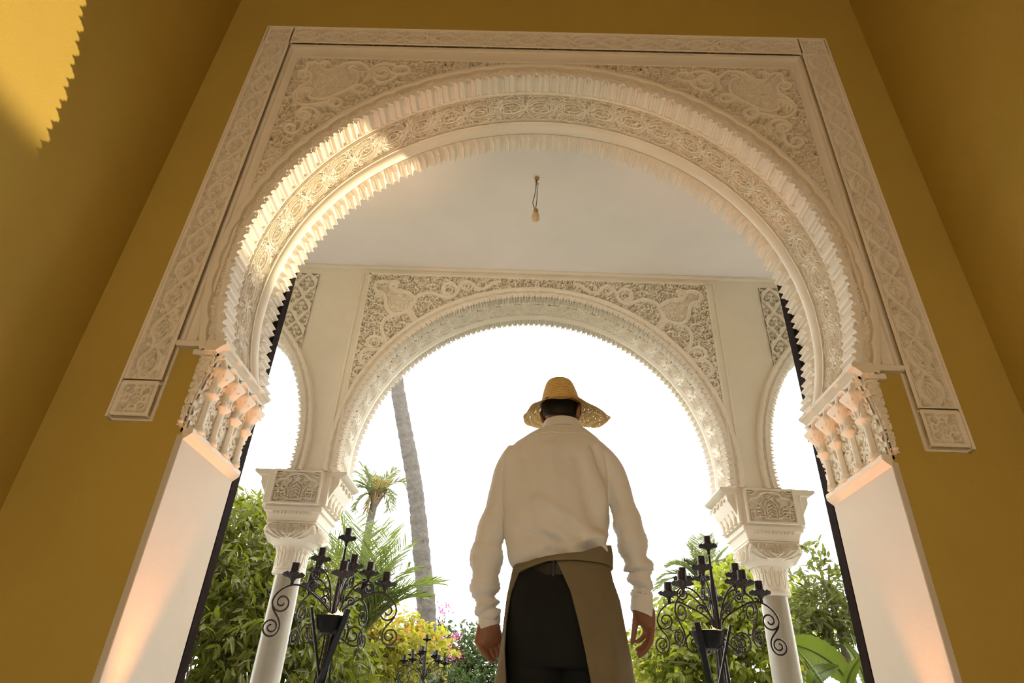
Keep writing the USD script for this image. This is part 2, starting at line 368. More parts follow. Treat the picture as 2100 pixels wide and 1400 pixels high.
# fillets that frame the three bays and the plain strips above the columns
fil = []
for s in (-1, 1):
    for x in (1.675, 1.745): fil.append(cbox(XR + s * (x - .012), XR + s * (x + .012), YR0 - .018, YR0 + .01, 2.2, 4.262, .004))
    fil.append(box(XR + s * 1.687, XR + s * 1.733, YR0 - .006, YR0 + .01, 2.2, 4.25))
fil.append(cbox(XR - 1.69, XR + 1.69, YR0 - .018, YR0 + .01, 4.243, 4.268, .004))
fil.append(cbox(-6.3, 6.3, YR0 - .03, YR0 + .01, 4.31, 4.345, .004))
obj('frame_fillet', cat(*fil), 'plaster', wr)

# ================================================================== THE CARVED STUCCO OF THE FRONT ARCH
t1 = S(thing('trim_1', 'carved white stucco surround of the front arch', None))
PX = lambda pts, ox, oy, sc: [(ox + a / sc, oy + b / sc) for a, b in pts]
def front_uv(pts, ox, oy, sc, y=YF, xc=XF):
    q = at(np.array(PX(pts, ox, oy, sc)), y); return np.stack([q[:, 0] - xc, q[:, 2]], -1)
def on_front(y):
    return lambda U, V, H: np.stack([XF + U, y - H, V], -1)
SB = 4.356                              # top of the spandrel
OUTR = lambda u, v: np.hypot(u, v - CZ)
scr = [  # the scrolls of the left spandrel
    [(800, 450), (760, 425), (715, 440), (700, 480), (725, 512), (790, 525), (870, 505), (960, 460), (1060, 435), (1160, 440), (1230, 480), (1275, 535), (1270, 590), (1225, 650)],
    [(545, 600), (500, 615), (450, 590), (455, 545), (510, 535), (570, 555), (592, 600), (570, 650), (510, 690), (440, 735), (395, 780), (370, 830), (390, 890), (440, 930), (520, 940), (660, 925), (780, 912)],
    [(480, 800), (540, 770), (575, 795), (560, 840), (640, 870), (740, 870), (830, 840), (930, 795), (1020, 755), (1080, 722), (1122, 680), (1142, 620), (1130, 560), (1090, 525), (1040, 512), (1060, 488), (1110, 490)],
    [(440, 870), (425, 820), (440, 780), (500, 745), (565, 742), (605, 775)],
    [(1110, 760), (1105, 722), (1180, 705), (1240, 738), (1225, 780), (1150, 795), (1085, 770), (1060, 750)],
    [(850, 930), (800, 905), (820, 870), (890, 868), (950, 905), (920, 950), (840, 962), (785, 930)],
    [(1275, 560), (1330, 490), (1420, 455), (1530, 458), (1610, 490)],
    [(1400, 560), (1440, 530), (1480, 550), (1450, 590), (1390, 600), (1340, 575), (1350, 530), (1410, 500), (1480, 505), (1530, 555), (1600, 575), (1690, 570), (1755, 540), (1735, 495), (1660, 478), (1590, 495), (1570, 540)],
    [(1330, 600), (1350, 650), (1430, 675), (1520, 650), (1600, 600)],
    [(420, 1070), (465, 995), (555, 975), (640, 1010), (672, 1070), (640, 1115)],
    [(500, 1080), (540, 1060), (555, 1090), (520, 1110), (450, 1095), (430, 1060), (470, 1030), (540, 1030), (570, 1070), (500, 1130), (478, 1190), (440, 1250), (370, 1282), (290, 1262), (268, 1218), (310, 1178), (375, 1190), (380, 1230)],
    [(545, 450), (600, 432), (650, 440), (690, 470)], [(545, 450), (540, 500), (510, 540)],
]
scr = [spl(front_uv(c, 540, 60, 5.833), 90) for c in scr]
cartouche = np.vstack([front_uv([(600, 460), (700, 500), (960, 470), (1120, 470), (1130, 600), (1080, 720), (800, 850), (600, 850), (500, 730), (590, 620)], 540, 60, 5.833)])
def in_poly(poly):
    from shapely import contains_xy
    P = Polygon(poly); return lambda u, v: contains_xy(P, u, v)
incart = in_poly(cartouche)
def sp_in(u, v): return (np.hypot(u, v - CZ) > 1.73) and v > 2.9
st, lv = arabesque(-1.72, -.02, 2.9, SB + .03, .060, 11, lambda u, v: sp_in(u, v) and not incart(u, v))
st2, _ = arabesque(-1.72, -.3, 3.3, SB + .03, .044, 12, lambda u, v: incart(u, v))
for side in (-1, 1):
    mm = (lambda c: c) if side < 0 else mirror_u
    lay = [(mm(st), .0076, .042, 0), (mm(lv), .0085, .040, 0), (mm(st2), .0058, .034, 0), (mm(scr), .0165, .050, .008)]
    u0, u1 = (-1.712, 0.0) if side < 0 else (0.0, 1.712)
    flat = (lambda U, V: np.where(incart(U if side < 0 else -U, V), .022, 0.0))
    sp = relief(u0, u1, 2.95, SB + .01, .0031, lay, on_front(YF + .022), lambda U, V: OUTR(U, V) > 1.735, flat)
    obj('spandrel_panel', sp, 'stucco', t1, smooth=True)
# the moulding that follows the arch, lobed on its inner side, and the fine band below it
SPR = math.asin((ZI - CZ) / 1.70)
A0, A1 = SPR - .02, PI - SPR + .02
NL = 38
lobe = lambda a: np.abs(np.sin((a - A0) / (A1 - A0) * PI * NL)) ** .7
def arc_grid(a, prof):
    """prof(a) -> (n, k, 2) of (radius, y)."""
    R = prof(a); return np.stack([XF + R[..., 0] * np.cos(a)[:, None], R[..., 1], CZ + R[..., 0] * np.sin(a)[:, None]], -1)
aa = np.linspace(A0, A1, 38 * 16)
ri = 1.712 + .016 * lobe(aa)
tt = np.linspace(0, 1, 9)
Rm = np.stack([ri[:, None] + (1.776 - ri)[:, None] * tt, np.repeat((YF - .010 - .034 * np.sqrt(np.clip(1 - (2 * tt - 1) ** 4, 0, 1)))[None], len(aa), 0)], -1)
Rm[:, 0, 1] = Rm[:, -1, 1] = YF + .004
obj('arch_moulding', grid(arc_grid(aa, lambda a: Rm)), 'stucco', t1, smooth=40)
fs, fl = arabesque(A0 * 1.68, A1 * 1.68, 1.655, 1.73, .032, 21)
def on_ring(y, sgn=-1, r0=1.68):
    return lambda U, V, H: np.stack([XF + V * np.cos(U / r0), y + sgn * H, CZ + V * np.sin(U / r0)], -1)
obj('fine_band', relief(A0 * 1.68, A1 * 1.68, 1.652, 1.736, .0034, [(fs, .0044, .014, 0), (fl, .004, .012, 0)], on_ring(YF - .002)), 'stucco', t1, smooth=True)
# the frame (alfiz): fillets and cavetto around the spandrels, then the carved border bands
def frame_sweep(prof, x_of, top_of, z0, kz=1.0):
    """prof: (offset outwards, proud); mitred around the two upper corners."""
    ms = []
    P = np.array(prof)
    rows = []
    for (sx, z, corner) in ((-1, z0, 0), (-1, None, 1), (1, None, 1), (1, z0, 0)):
        rows.append(np.stack([XF + sx * (x_of + P[:, 0]), YF - P[:, 1], np.full(len(P), z0) if z is not None else top_of + kz * P[:, 0]], -1))
    return grid(np.stack(rows))
obj('frame_moulding', frame_sweep([(0, 0), (0, .022), (.004, .026), (.014, .026), (.018, .018), (.040, .012), (.058, .018), (.062, .030), (.076, .030), (.08, .026), (.088, 0)], 1.705, SB, ZI, 1.85), 'plaster', t1, smooth=25)
disc = Polygon(arc_pts(XF, CZ, 1.745, ZI - .1, 120).tolist())
for s in (-1, 1): obj('plain_field', prism(Polygon([(XF + s * 1.50, ZI), (XF + s * 1.76, ZI), (XF + s * 1.76, 3.45), (XF + s * 1.50, 3.45)]).difference(disc), YF - .008, YF + .01), 'plaster', t1)
BI, BO, BT, BB = 1.790, 1.985, 4.675, 1.600   # border band: inner and outer edge, top, bottom
BTI = 4.505
def band_curves(L, W, n, seed):
    """Interlaced loops along u in [0, L], v in [-W/2, W/2]: counter-waves with nested ovals and small tendrils."""
    p = L / n; u = np.linspace(0, L, int(n * 40)); rg = np.random.default_rng(seed)
    A = W * .34
    strong = [np.stack([u, A * np.sin(PI * u / p)], -1), np.stack([u, -A * np.sin(PI * u / p)], -1)]
    fine = []
    for k in range(n):
        c = (k + .5) * p
        for q, (a, b) in enumerate(((.33, .21), (.20, .11))):
            th = np.linspace(0, 2 * PI, 24); fine.append(np.stack([c + p * a * np.cos(th), W * b * 1.1 * np.sin(th)], -1))
        for s in (-1, 1):
            fine.append(spiral((c + rg.uniform(-.08, .08) * p - p * .5, s * W * .27), W * .13, 1.3, rg.uniform(0, 6), s))
            fine.append(np.array([(c - .22 * p, s * W * .36), (c + .1 * p, s * W * .40), (c + .25 * p, s * W * .33)]))
            fine.append(np.array([(c - .5 * p, s * W * .02), (c - .5 * p + s * .12 * p, s * W * .17)]))
        fine.append(np.array([(c - .1 * p, -.05 * W), (c + .1 * p, .05 * W)]))
    return strong, fine
W = BO - BI - .044
def band(kind, s=0):
    L = (BT - .17 - BB - .20) if kind == 'v' else 2 * BI
    n = 14 if kind == 'v' else 18
    strong, fine = band_curves(L, W, n, 5 + s)
    sc_ = np.linspace(0, L, n * 24); edge = [np.stack([sc_, .5 * W - .012 * np.abs(np.sin(PI * n * sc_ / L)) ** .6], -1)]
    tr_, tl_ = arabesque(.02, L - .02, -W / 2 + .012, W / 2 - .02, .040, 61 + s)
    lay = [(strong, .0092, .036, 0), (fine, .0060, .034, 0), (tr_, .0052, .029, 0), ([np.array([(0, -W / 2 - .008), (L, -W / 2 - .008)]), np.array([(0, W / 2 + .008), (L, W / 2 + .008)]), np.array([(0, -W / 2), (0, W / 2)]), np.array([(L, -W / 2), (L, W / 2)])], .012, .037, 0), (edge, .006, .035, 0)]
    mid = (BI + BO) / 2
    if kind == 'v': place = lambda U, V, H: np.stack([XF + s * (mid - V), YF - .009 - H, BB + .20 + U], -1)
    else: place = lambda U, V, H: np.stack([XF - BI + U, YF - .009 - H, (BT + BTI) / 2 - V], -1)
    return relief(0, L, -W / 2 - .018, W / 2 + .018, .0036, lay, place)
def rosette(cx, cz, h, rot=0):
    """A square tile of interlaced circles and a star."""
    q = [ring((0, 0), h * .17), ring((0, 0), h * .42), ring((0, 0), h * .62)]
    for k in range(8):
        a = k * PI / 4; q.append(np.array([(h * .2 * math.cos(a), h * .2 * math.sin(a)), (h * .9 * math.cos(a + .3), h * .9 * math.sin(a + .3))]))
        q.append(ring((h * .62 * math.cos(a), h * .62 * math.sin(a)), h * .27, 20))
    q += [rect(-h * .72, h * .72, -h * .72, h * .72)]
    lay = [(q, .0056, .034, 0), ([rect(-h, h, -h, h)], .013, .037, 0), ([np.array([(0, 0), (.0, .004)])], h * .1, .012, 0)]
    return relief(-h - .010, h + .010, -h - .010, h + .010, .0036, lay, lambda U, V, H: np.stack([XF + cx + U, YF - .009 - H, cz + V], -1))
for s in (-1, 1):
    bx0, bx1 = XF + s * BI, XF + s * BO
    obj('border_slab', cbox(bx0, bx1, YF - .011, YF + .01, BB, BT, .004), 'plaster', t1)
    obj('border_band', band('v', s), 'stucco', t1, smooth=True)
    obj('corner_tile', rosette(s * (BI + BO) / 2, BB + .10, (BO - BI) / 2 - .016), 'stucco', t1, smooth=True)
    obj('corner_tile', rosette(s * (BI + BO) / 2, (BT + BTI) / 2, (BO - BI) / 2 - .020), 'stucco', t1, smooth=True)
obj('border_slab', cbox(XF - BI, XF + BI, YF - .011, YF + .01, BTI, BT, .004), 'plaster', t1)
obj('border_band', band('h'), 'stucco', t1, smooth=True)
obj('edge_fillet', frame_sweep([(0, 0), (0, .046), (.003, .05), (.010, .05), (.013, .046), (.013, 0)], BO - .004, BT - .004, BB), 'plaster', t1, smooth=25)
# --- the soffit: fringe of teeth, carved band, torus, second fringe
YS = [2.672, 2.815, 2.825, 3.055, 3.06, 3.165, 3.165, 3.305]
SA0 = math.asin((ZI - CZ) / 1.65) - .01; SA1 = PI - SA0
def soffit_strip(prof, nm, m, smooth=40):
    a = np.linspace(SA0, SA1, 220); P = np.array(prof)
    obj(nm, grid(arc_grid(a, lambda a: np.repeat(P[None], len(a), 0))), m, t1, smooth=smooth)
soffit_strip([(1.70, 2.69), (1.680, 2.695), (1.686, 2.80), (1.686, 3.06)], 'soffit_bed', 'stucco')
soffit_strip([(1.684, 3.050), (1.650, 3.054), (1.650, 3.066), (1.642, 3.072), (1.634, 3.085), (1.630, 3.105), (1.632, 3.125), (1.640, 3.142), (1.648, 3.15), (1.652, 3.158), (1.660, 3.160), (1.678, 3.185), (1.678, 3.302)], 'soffit_torus', 'plaster')
soffit_strip([(1.688, 2.806), (1.657, 2.809), (1.657, 2.828), (1.688, 2.831)], 'soffit_fillet', 'stucco')
LS = (SA1 - SA0) * 1.655
def strapwork(L, W, n, seed):
    """Star and strap band: triple counter-waves, octagons on the nodes, stars between."""
    p = L / n; u = np.linspace(0, L, n * 70); s1, fine, ro = [], [], []
    for k, o in enumerate((-.013, 0, .013)):
        for sg in (-1, 1):
            s1.append(np.stack([u, sg * (W * .36 * np.sin(PI * u / p)) * (1 - .25 * np.sin(PI * u / p) ** 2) + o], -1))
    rg = np.random.default_rng(seed)
    for k in range(n):
        c = k * p
        if k % 2 == 0:
            for r in (.030, .046, .062):
                a = np.linspace(0, 2 * PI, 9) + PI / 8; fine.append(np.stack([c + r * np.cos(a), r * np.sin(a)], -1))
        else:
            for j in range(8):
                a = j * PI / 4 + .39; ro.append(np.array([(c + .018 * math.cos(a), .018 * math.sin(a)), (c + .055 * math.cos(a + .12), .055 * math.sin(a + .12))]))
        c2 = c + p / 2
        fine.append(np.stack([c2 + p * .34 * np.cos(np.linspace(0, 2 * PI, 30)), W * .2 * np.sin(np.linspace(0, 2 * PI, 30))], -1))
        fine.append(np.stack([c2 + p * .22 * np.cos(np.linspace(0, 2 * PI, 24)), W * .1 * np.sin(np.linspace(0, 2 * PI, 24))], -1))
        for sg in (-1, 1):
            fine.append(spiral((c + .16 * p, sg * W * .36), W * .1, 1.2, rg.uniform(0, 6), sg)); fine.append(spiral((c - .16 * p, sg * W * .36), W * .1, 1.2, rg.uniform(0, 6), -sg))
            fine.append(spl([(c2 - .45 * p, sg * W * .20), (c2, sg * W * .46), (c2 + .45 * p, sg * W * .20)], 20))
    return s1, fine, ro
WS = 3.05 - 2.825
s1, fine, ro = strapwork(LS, WS, 29, 3)
st_, _ = arabesque(.01, LS - .01, -WS / 2 + .02, WS / 2 - .02, .046, 71)
lay = [(s1, .0050, .030, 0), (fine, .0052, .028, 0), (ro, .0065, .028, 0), (st_, .0054, .023, 0), ([np.array([(0, v), (LS, v)]) for v in (-WS / 2 + .004, -WS / 2 + .016, WS / 2 - .004, WS / 2 - .014)], .0045, .034, 0)]
obj('soffit_carving', relief(0, LS, -WS / 2, WS / 2, .0034, lay, lambda U, V, H: np.stack([XF + (1.684 - H) * np.cos(SA0 + U / 1.655), 2.9375 + V, CZ + (1.684 - H) * np.sin(SA0 + U / 1.655)], -1)), 'stucco', t1, smooth=True)
def tooth(a0, a1, prof, y0, y1, rg, amp, taper, cx=XF, cz=CZ, back=.012):
    """One ribbed tooth between the angles a0 and a1; prof: (t, depth) with depth 1 at the ridge; tapers out over `taper` at its end."""
    P = np.array(prof); rows = []
    sg = 1 if y1 > y0 else -1; n = len(P)
    for y, k in ((y0, 1.0), (y1 - sg * taper, 1.0), (y1, .08)):
        a = a0 + (a1 - a0) * P[:, 0]; r = rg - amp * (P[:, 1] * k)
        a = np.concatenate([a, a[::-1]]); r = np.concatenate([r, np.full(n, rg + back)])
        rows.append(np.stack([cx + r * np.cos(a), np.full(len(a), y), cz + r * np.sin(a)], -1))
    m = grid(np.stack(rows), close_v=True); N = 2 * n; caps = []
    for i in range(n - 1):
        q = (i, i + 1, N - 2 - i, N - 1 - i)
        caps += [[q[0], q[1], q[2]], [q[0], q[2], q[3]]]
        q = [2 * N + x for x in q]; caps += [[q[0], q[2], q[1]], [q[0], q[3], q[2]]]
    m = trimesh.Trimesh(m.vertices, np.vstack([m.faces, caps]), process=False); m.fix_normals(); return m
bigP = [(0, 1.0), (.08, .92), (.16, .5), (.28, .42), (.36, .10), (.5, 0), (.64, .10), (.72, .42), (.84, .5), (.92, .92), (1, 1.0)]
smP = [(0, 1.0), (.2, .62), (.35, .46), (.5, .42), (.65, .46), (.8, .62), (1, 1.0)]
NT = 54; dA = (SA1 - SA0) / NT
for k in range(NT):
    a = SA0 + k * dA
    for (p, b0, b1) in ((bigP, 0, .63), (smP, .63, 1.0)):
        obj('fringe_tooth', tooth(a + b0 * dA, a + b1 * dA, p, 2.668, 2.822, 1.672, .040, .028), 'tooth_stucco', t1)
for k in range(NT):
    a = SA0 + k * dA
    for (p, b0, b1) in ((bigP, 0, .63), (smP, .63, 1.0)):
        obj('back_fringe_tooth', tooth(a + b0 * dA, a + b1 * dA, p, 3.312, 3.185, 1.672, .046, .030), 'tooth_stucco', t1)

# ================================================================== the two pier capitals
def pier_capital(s):
    X = lambda x: XF + s * x
    side = 'left' if s < 0 else 'right'
    t = thing('pier_capital', 'carved plaster capital with four colonnettes on the %s pier, glowing orange from below' % side, 'capital', (X(1.62), 3.0, 1.54), 'capitals of the front arch')
    # impost slab with a cavetto below, on the jamb and returning along the front of the wall
    pj = [(1.64, 2.034), (1.545, 2.034), (1.540, 2.026), (1.540, 2.012), (1.555, 2.004), (1.575, 1.985), (1.582, 1.975), (1.64, 1.975)]
    m = prism([(X(a), b) for a, b in pj], YF - .045, YB + .012)
    m2 = cbox(X(1.636), X(1.80), YF - .0445, YF + .01, 2.000, 2.0335, .008)
    obj('impost', cat(m, m2), 'plaster', t)
    obj('base_slab', cat(cbox(X(1.588), X(1.65), YF + .0, YB, 1.552, 1.582, .005), prism([(X(1.59), 1.553), (X(1.638), 1.553), (X(1.638), 1.512), (X(1.626), 1.52), (X(1.602), 1.54)], YF + .001, YB)), 'plaster', t)
    # carved backing
    st_, lv_ = arabesque(YF, YB, 1.575, 1.98, .062, 31)
    prof = lambda v: 1.628 - .045 * np.clip((v - 1.70) / .26, 0, 1) ** 1.5
    bk = relief(YF, YB, 1.578, 1.978, .0042, [(st_, .0095, .016, 0), (lv_, .011, .014, 0)], lambda U, V, H: np.stack([X(prof(V) - H), U, V], -1))
    fr = relief(1.575, 1.66, 1.578, 1.978, .0042, [(arabesque(1.57, 1.66, 1.575, 1.98, .05, 33)[0], .008, .012, 0)], lambda U, V, H: np.stack([X(np.maximum(U, prof(V))), YF - .012 - H, V], -1))
    vv = np.linspace(1.576, 1.98, 30); post = prism([(X(prof(v) - .006), v) for v in vv] + [(X(1.655), 1.98), (X(1.655), 1.576)], YF - .008, YF + .10)
    obj('carved_backing', cat(bk, fr, post), 'stucco', t, smooth=30)
    ys = [YF + .075 + .15 * k for k in range(4)]
    for y in ys:
        c = (X(1.602), y)
        k = [lathe([(.0, 1.580), (.029, 1.580), (.031, 1.588), (.026, 1.596), (.027, 1.604), (.020, 1.612), (.016, 1.622), (.0155, 1.75), (.018, 1.755)], c, 16)]
        k.append(loft([(1.748, *c, .016, .016, 2.2), (1.762, *c, .024, .026, 3), (1.778, *c, .036, .038, 6), (1.786, *c, .036, .038, 9), (1.79, *c, .030, .032, 9)], 24))
        q = (X(1.594), y); p = (X(1.580), y)
        k.append(loft([(1.786, *q, .022, .022, 4), (1.83, *q, .024, .026, 4), (1.862, *p, .034, .036, 5), (1.888, *p, .044, .050, 7), (1.900, *p, .050, .056, 10), (1.914, *p, .050, .056, 14)], 28, 14))
        for sy in (-1, 1):                 # curled leaf tips at the corners of the upper block
            k.append(tube(spl([(X(1.588), y + sy * .018, 1.835), (X(1.572), y + sy * .030, 1.868), (X(1.548), y + sy * .040, 1.885), (X(1.545), y + sy * .038, 1.868)], 10), np.linspace(.010, .004, 10), 6))
        k.append(tube(spl([(X(1.578), y, 1.83), (X(1.552), y, 1.865), (X(1.536), y, 1.872)], 8), np.linspace(.010, .004, 8), 6))
        obj('colonnette', cat(*k), 'stucco', t, smooth=35)
    arches = []
    for k in range(5):                  # little round-headed arches that spring between the colonnettes
        y0 = ys[0] - .15 + .15 * k if k else YF
        y0, y1 = max(YF, ys[0] - .15 + .15 * k), min(YB, ys[0] + .15 * k)
        mid, hw = (ys[0] - .075 + .15 * k), .058
        th = np.linspace(0, PI, 12); pts = np.stack([np.full(12, X(1.560)), mid + hw * np.cos(th), 1.915 + .052 * np.sin(th)], -1)
        ok = (pts[:, 1] > YF - .002) & (pts[:, 1] < YB + .002); pts = pts[ok]
        if len(pts) > 2: arches.append(tube(pts, .010, 6)); arches.append(tube(pts + [s * .02, 0, 0], .016, 6))
        for d in (-1, 1):
            e = np.stack([np.full(8, X(1.572)), mid + d * np.linspace(.062, .03, 8), np.linspace(1.80, 1.905, 8)], -1)
            if YF < e[:, 1].min() and e[:, 1].max() < YB: arches.append(tube(e, np.linspace(.004, .011, 8), 6))
    arches.append(box(X(1.562), X(1.62), YF - .008, YB, 1.962, 1.978))
    obj('arcade', cat(*arches), 'stucco', t, smooth=35)
    br = [cbox(X(1.60), X(1.70), YF - .035, YF + .005, 1.955, 1.985, .004), prism([(X(1.60), 1.957), (X(1.672), 1.957), (X(1.655), 1.948), (X(1.648), 1.92), (X(1.645), 1.87), (X(1.60), 1.87)], YF - .022, YF + .004)]
    th = np.linspace(0, PI, 12); br.append(tube(np.stack([X(1.613) + .026 * np.cos(th), np.full(12, YF - .024), 1.90 + .045 * np.sin(th)], -1), .007, 6))
    br.append(cat(*[box(X(1.61 + .012 * j), X(1.616 + .012 * j), YF - .037, YF - .03, 1.962, 1.976) for j in range(7)]))
    obj('bracket', cat(*br), 'stucco', t)
pier_capital(-1); pier_capital(1)

# the tall dark door leaves folded back behind both piers
for i, s in enumerate((-1, 1)):
    t = S(thing('door_%d' % (i + 1), 'tall dark wooden door leaf folded back behind the %s pier' % ('left', 'right')[i], None, (XF + s * 2.3, 3.36, 0)))
    a, b = XF + s * 1.628, XF + s * 3.05
    obj('stile', cbox(a, XF + s * 1.78, YB + .012, YB + .105, .02, 3.06, .008), 'door_wood', t)
    obj('stile', cbox(XF + s * 2.90, b, YB + .012, YB + .105, .02, 3.06, .008), 'door_wood', t)
    for z in (.02, 1.0, 2.0, 2.90): obj('rail', cbox(XF + s * 1.775, XF + s * 2.905, YB + .016, YB + .10, z, z + .16, .006), 'door_wood', t)
    obj('panel', box(XF + s * 1.77, XF + s * 2.91, YB + .03, YB + .07, .1, 3.0), 'door_wood', t)
    zs = np.arange(.25, 3.0, .19)
    for z in zs:
        st_ = lathe([(0, .014), (.008, .012), (.013, .006), (.015, 0), (0, 0)], n=10); v = st_.vertices
        st_.vertices = np.stack([a + .03 * s + v[:, 0] * s, YB + .105 + v[:, 2], z + v[:, 1]], -1); st_.fix_normals()
        obj('stud', st_, 'stud_metal', t)

# ================================================================== REAR ARCADE: stucco, fringes, columns
t2 = S(thing('trim_2', 'carved stucco of the garden arcade behind the porch', None))
CR = 1.645
def rear_uv(pts): 
    q = at(np.array(PX(pts, 700, 550, 5.25)), YR0); return np.stack([q[:, 0] - XR, q[:, 2]], -1)
rscr = [
    [(545, 200), (575, 182), (600, 200), (580, 228), (545, 222), (525, 190), (545, 160), (590, 155), (620, 170)],
    [(530, 205), (560, 238), (620, 250), (700, 265), (760, 300), (800, 350), (770, 400), (740, 450), (690, 485), (620, 500), (550, 500), (505, 455), (482, 390), (478, 325), (452, 278), (410, 262), (385, 285), (400, 310), (430, 300), (425, 280)],
    [(800, 350), (830, 310), (900, 280), (980, 275), (1060, 305), (1130, 325), (1200, 315), (1240, 270), (1232, 210), (1180, 172), (1120, 188), (1092, 240), (1110, 290), (1155, 300)],
    [(1240, 280), (1280, 200), (1350, 150), (1410, 180), (1470, 230), (1560, 225), (1620, 180), (1700, 160)],
    [(560, 510), (490, 550), (450, 600), (440, 670), (460, 740), (480, 800), (450, 860), (380, 885), (310, 860), (283, 800), (320, 755), (390, 748), (440, 790)],
    [(330, 880), (230, 915), (208, 990), (260, 1060), (255, 1110), (205, 1160), (150, 1230)],
    [(770, 400), (742, 440), (770, 500), (800, 545), (840, 572)], [(700, 485), (740, 500), (760, 540), (800, 590)],
    [(520, 160), (440, 150), (380, 170), (370, 230), (400, 262)],
]
rscr = [spl(rear_uv(c), 80) for c in rscr]
K = np.linalg.norm(np.diff(rear_uv([(0, 0), (100, 0)]), axis=0)) / 100
rings_ = [ring(rear_uv([c])[0], r * K) for c, r in (((1355, 205), 52), ((1355, 205), 26), ((1520, 190), 46), ((275, 985), 52), ((275, 985), 26), ((190, 1115), 46), ((365, 815), 40), ((1160, 245), 40))]
rcart = in_poly(rear_uv([(540, 230), (760, 300), (790, 350), (700, 480), (550, 490), (490, 400), (470, 290), (400, 250), (390, 180), (500, 170)]))
ST = 4.245
def rs_in(u, v): return np.hypot(u, v - RZ) > 1.74 and not rcart(u, v)
st, lv = arabesque(-1.68, -.02, 2.4, ST + .03, .060, 41, rs_in)
st2, _ = arabesque(-1.6, -.8, 3.4, ST, .048, 42, lambda u, v: rcart(u, v))
def on_rear(U, V, H): return np.stack([XR + U, YR0 + .026 - H, V], -1)
for side in (-1, 1):
    mm = (lambda c: c) if side < 0 else mirror_u
    lay = [(mm(st), .0078, .042, 0), (mm(lv), .0085, .040, 0), (mm(st2), .0062, .034, 0), (mm(rscr), .021, .050, .010), (mm(rings_), .010, .048, 0)]
    u0, u1 = (-1.665, 0) if side < 0 else (0, 1.665)
    obj('spandrel_panel', relief(u0, u1, 2.5, ST, .0042, lay, on_rear, lambda U, V: np.hypot(U, V - RZ) > 1.735, lambda U, V: np.where(rcart(U if side < 0 else -U, V), .022, 0.)), 'stucco', t2, smooth=True)
Z2 = 2.195; q0 = math.asin((Z2 - RZ) / CR); q1 = PI - q0
def rarc(a, R, c=XR): return np.stack([c + R[..., 0] * np.cos(a)[:, None], R[..., 1], RZ + R[..., 0] * np.sin(a)[:, None]], -1)
lb = lambda a, n: np.abs(np.sin((a - q0) / (q1 - q0) * PI * n)) ** .7
for c, nm in ((0, ''), (-DX, ''), (DX, '')):
    aa = np.linspace(q0, q1, 60 * 8); ri = 1.700 + .010 * lb(aa, 60)
    t_ = np.linspace(0, 1, 7); Rm = np.stack([ri[:, None] + (1.752 - ri)[:, None] * t_, np.repeat((YR0 - .008 - .024 * np.sqrt(np.clip(1 - (2 * t_ - 1) ** 4, 0, 1)))[None], len(aa), 0)], -1)
    Rm[:, 0, 1] = Rm[:, -1, 1] = YR0 + .002
    obj('arch_moulding', grid(rarc(aa, Rm, XR + c)), 'stucco', t2, smooth=40)
    # fine band; on the side arches a chain of interlaced scales
    if c == 0:
        fs, fl = arabesque(q0 * 1.67, q1 * 1.67, 1.645, 1.70, .034, 51)
        lay = [(fs, .0050, .009, 0), (fl, .0045, .008, 0)]
    else:
        n = 74; p = (q1 - q0) * 1.67 / n; cv = []
        for k in range(n):
            u = q0 * 1.67 + (k + .5) * p
            for r in (.36, .62, .88): cv.append(np.stack([u + p * r * np.cos(np.linspace(0, PI, 10)), 1.655 + .046 * r * np.sin(np.linspace(0, PI, 10))], -1))
        lay = [(cv, .0046, .010, 0)]
    obj('fine_band', relief(q0 * 1.67, q1 * 1.67, 1.640, 1.712, .0045, lay, lambda U, V, H: np.stack([XR + c + V * np.cos(U / 1.67), YR0 - .003 - H, RZ + V * np.sin(U / 1.67)], -1)), 'stucco', t2, smooth=True)
    P = np.array([(1.70, YR0 + .002), (1.674, YR0 + .004), (1.672, YR0 + .09), (1.650, YR0 + .115), (1.650, YR0 + .315), (1.643, YR0 + .335), (1.630, YR0 + .36), (1.632, YR0 + .39), (1.648, YR0 + .40), (1.66, YR0 + .42), (1.66, YR1)])
    a = np.linspace(q0, q1, 160); obj('soffit_bed', grid(rarc(a, np.repeat(P[None], len(a), 0), XR + c)), 'plaster', t2, smooth=30)
    if c == 0:
        L = (q1 - q0) * 1.647; s1, fine, ro = strapwork(L, .21, 29, 8)
        obj('soffit_carving', relief(0, L, -.095, .095, .005, [(s1, .006, .024, 0), (fine, .006, .022, 0), (ro, .008, .022, 0)], lambda U, V, H: np.stack([XR + (1.655 - H) * np.cos(q0 + U / 1.647), YR0 + .215 + V, RZ + (1.655 - H) * np.sin(q0 + U / 1.647)], -1)), 'stucco', t2, smooth=True)
    n = 100 if c == 0 else 84
    d = (q1 - q0) / n; two = [(0, 1), (.12, .5), (.3, 0), (.46, .5), (.6, .9), (.72, .42), (.84, .5), (1, 1)]
    for k in range(n):
        a = q0 + k * d
        if c and not (a > PI * .5 if c > 0 else a < PI * .5): continue
        obj('fringe_tooth', tooth(a, a + d, two, YR0 - .014, YR0 + .115, 1.672, .058, .03, XR + c, RZ), 'tooth_stucco', t2)
    for k in range(n):
        a = q0 + k * d
        if c and not (a > PI * .5 if c > 0 else a < PI * .5): continue
        obj('back_fringe_tooth', tooth(a, a + d, two, YR1 + .012, YR1 - .11, 1.668, .052, .03, XR + c, RZ), 'tooth_stucco', t2)
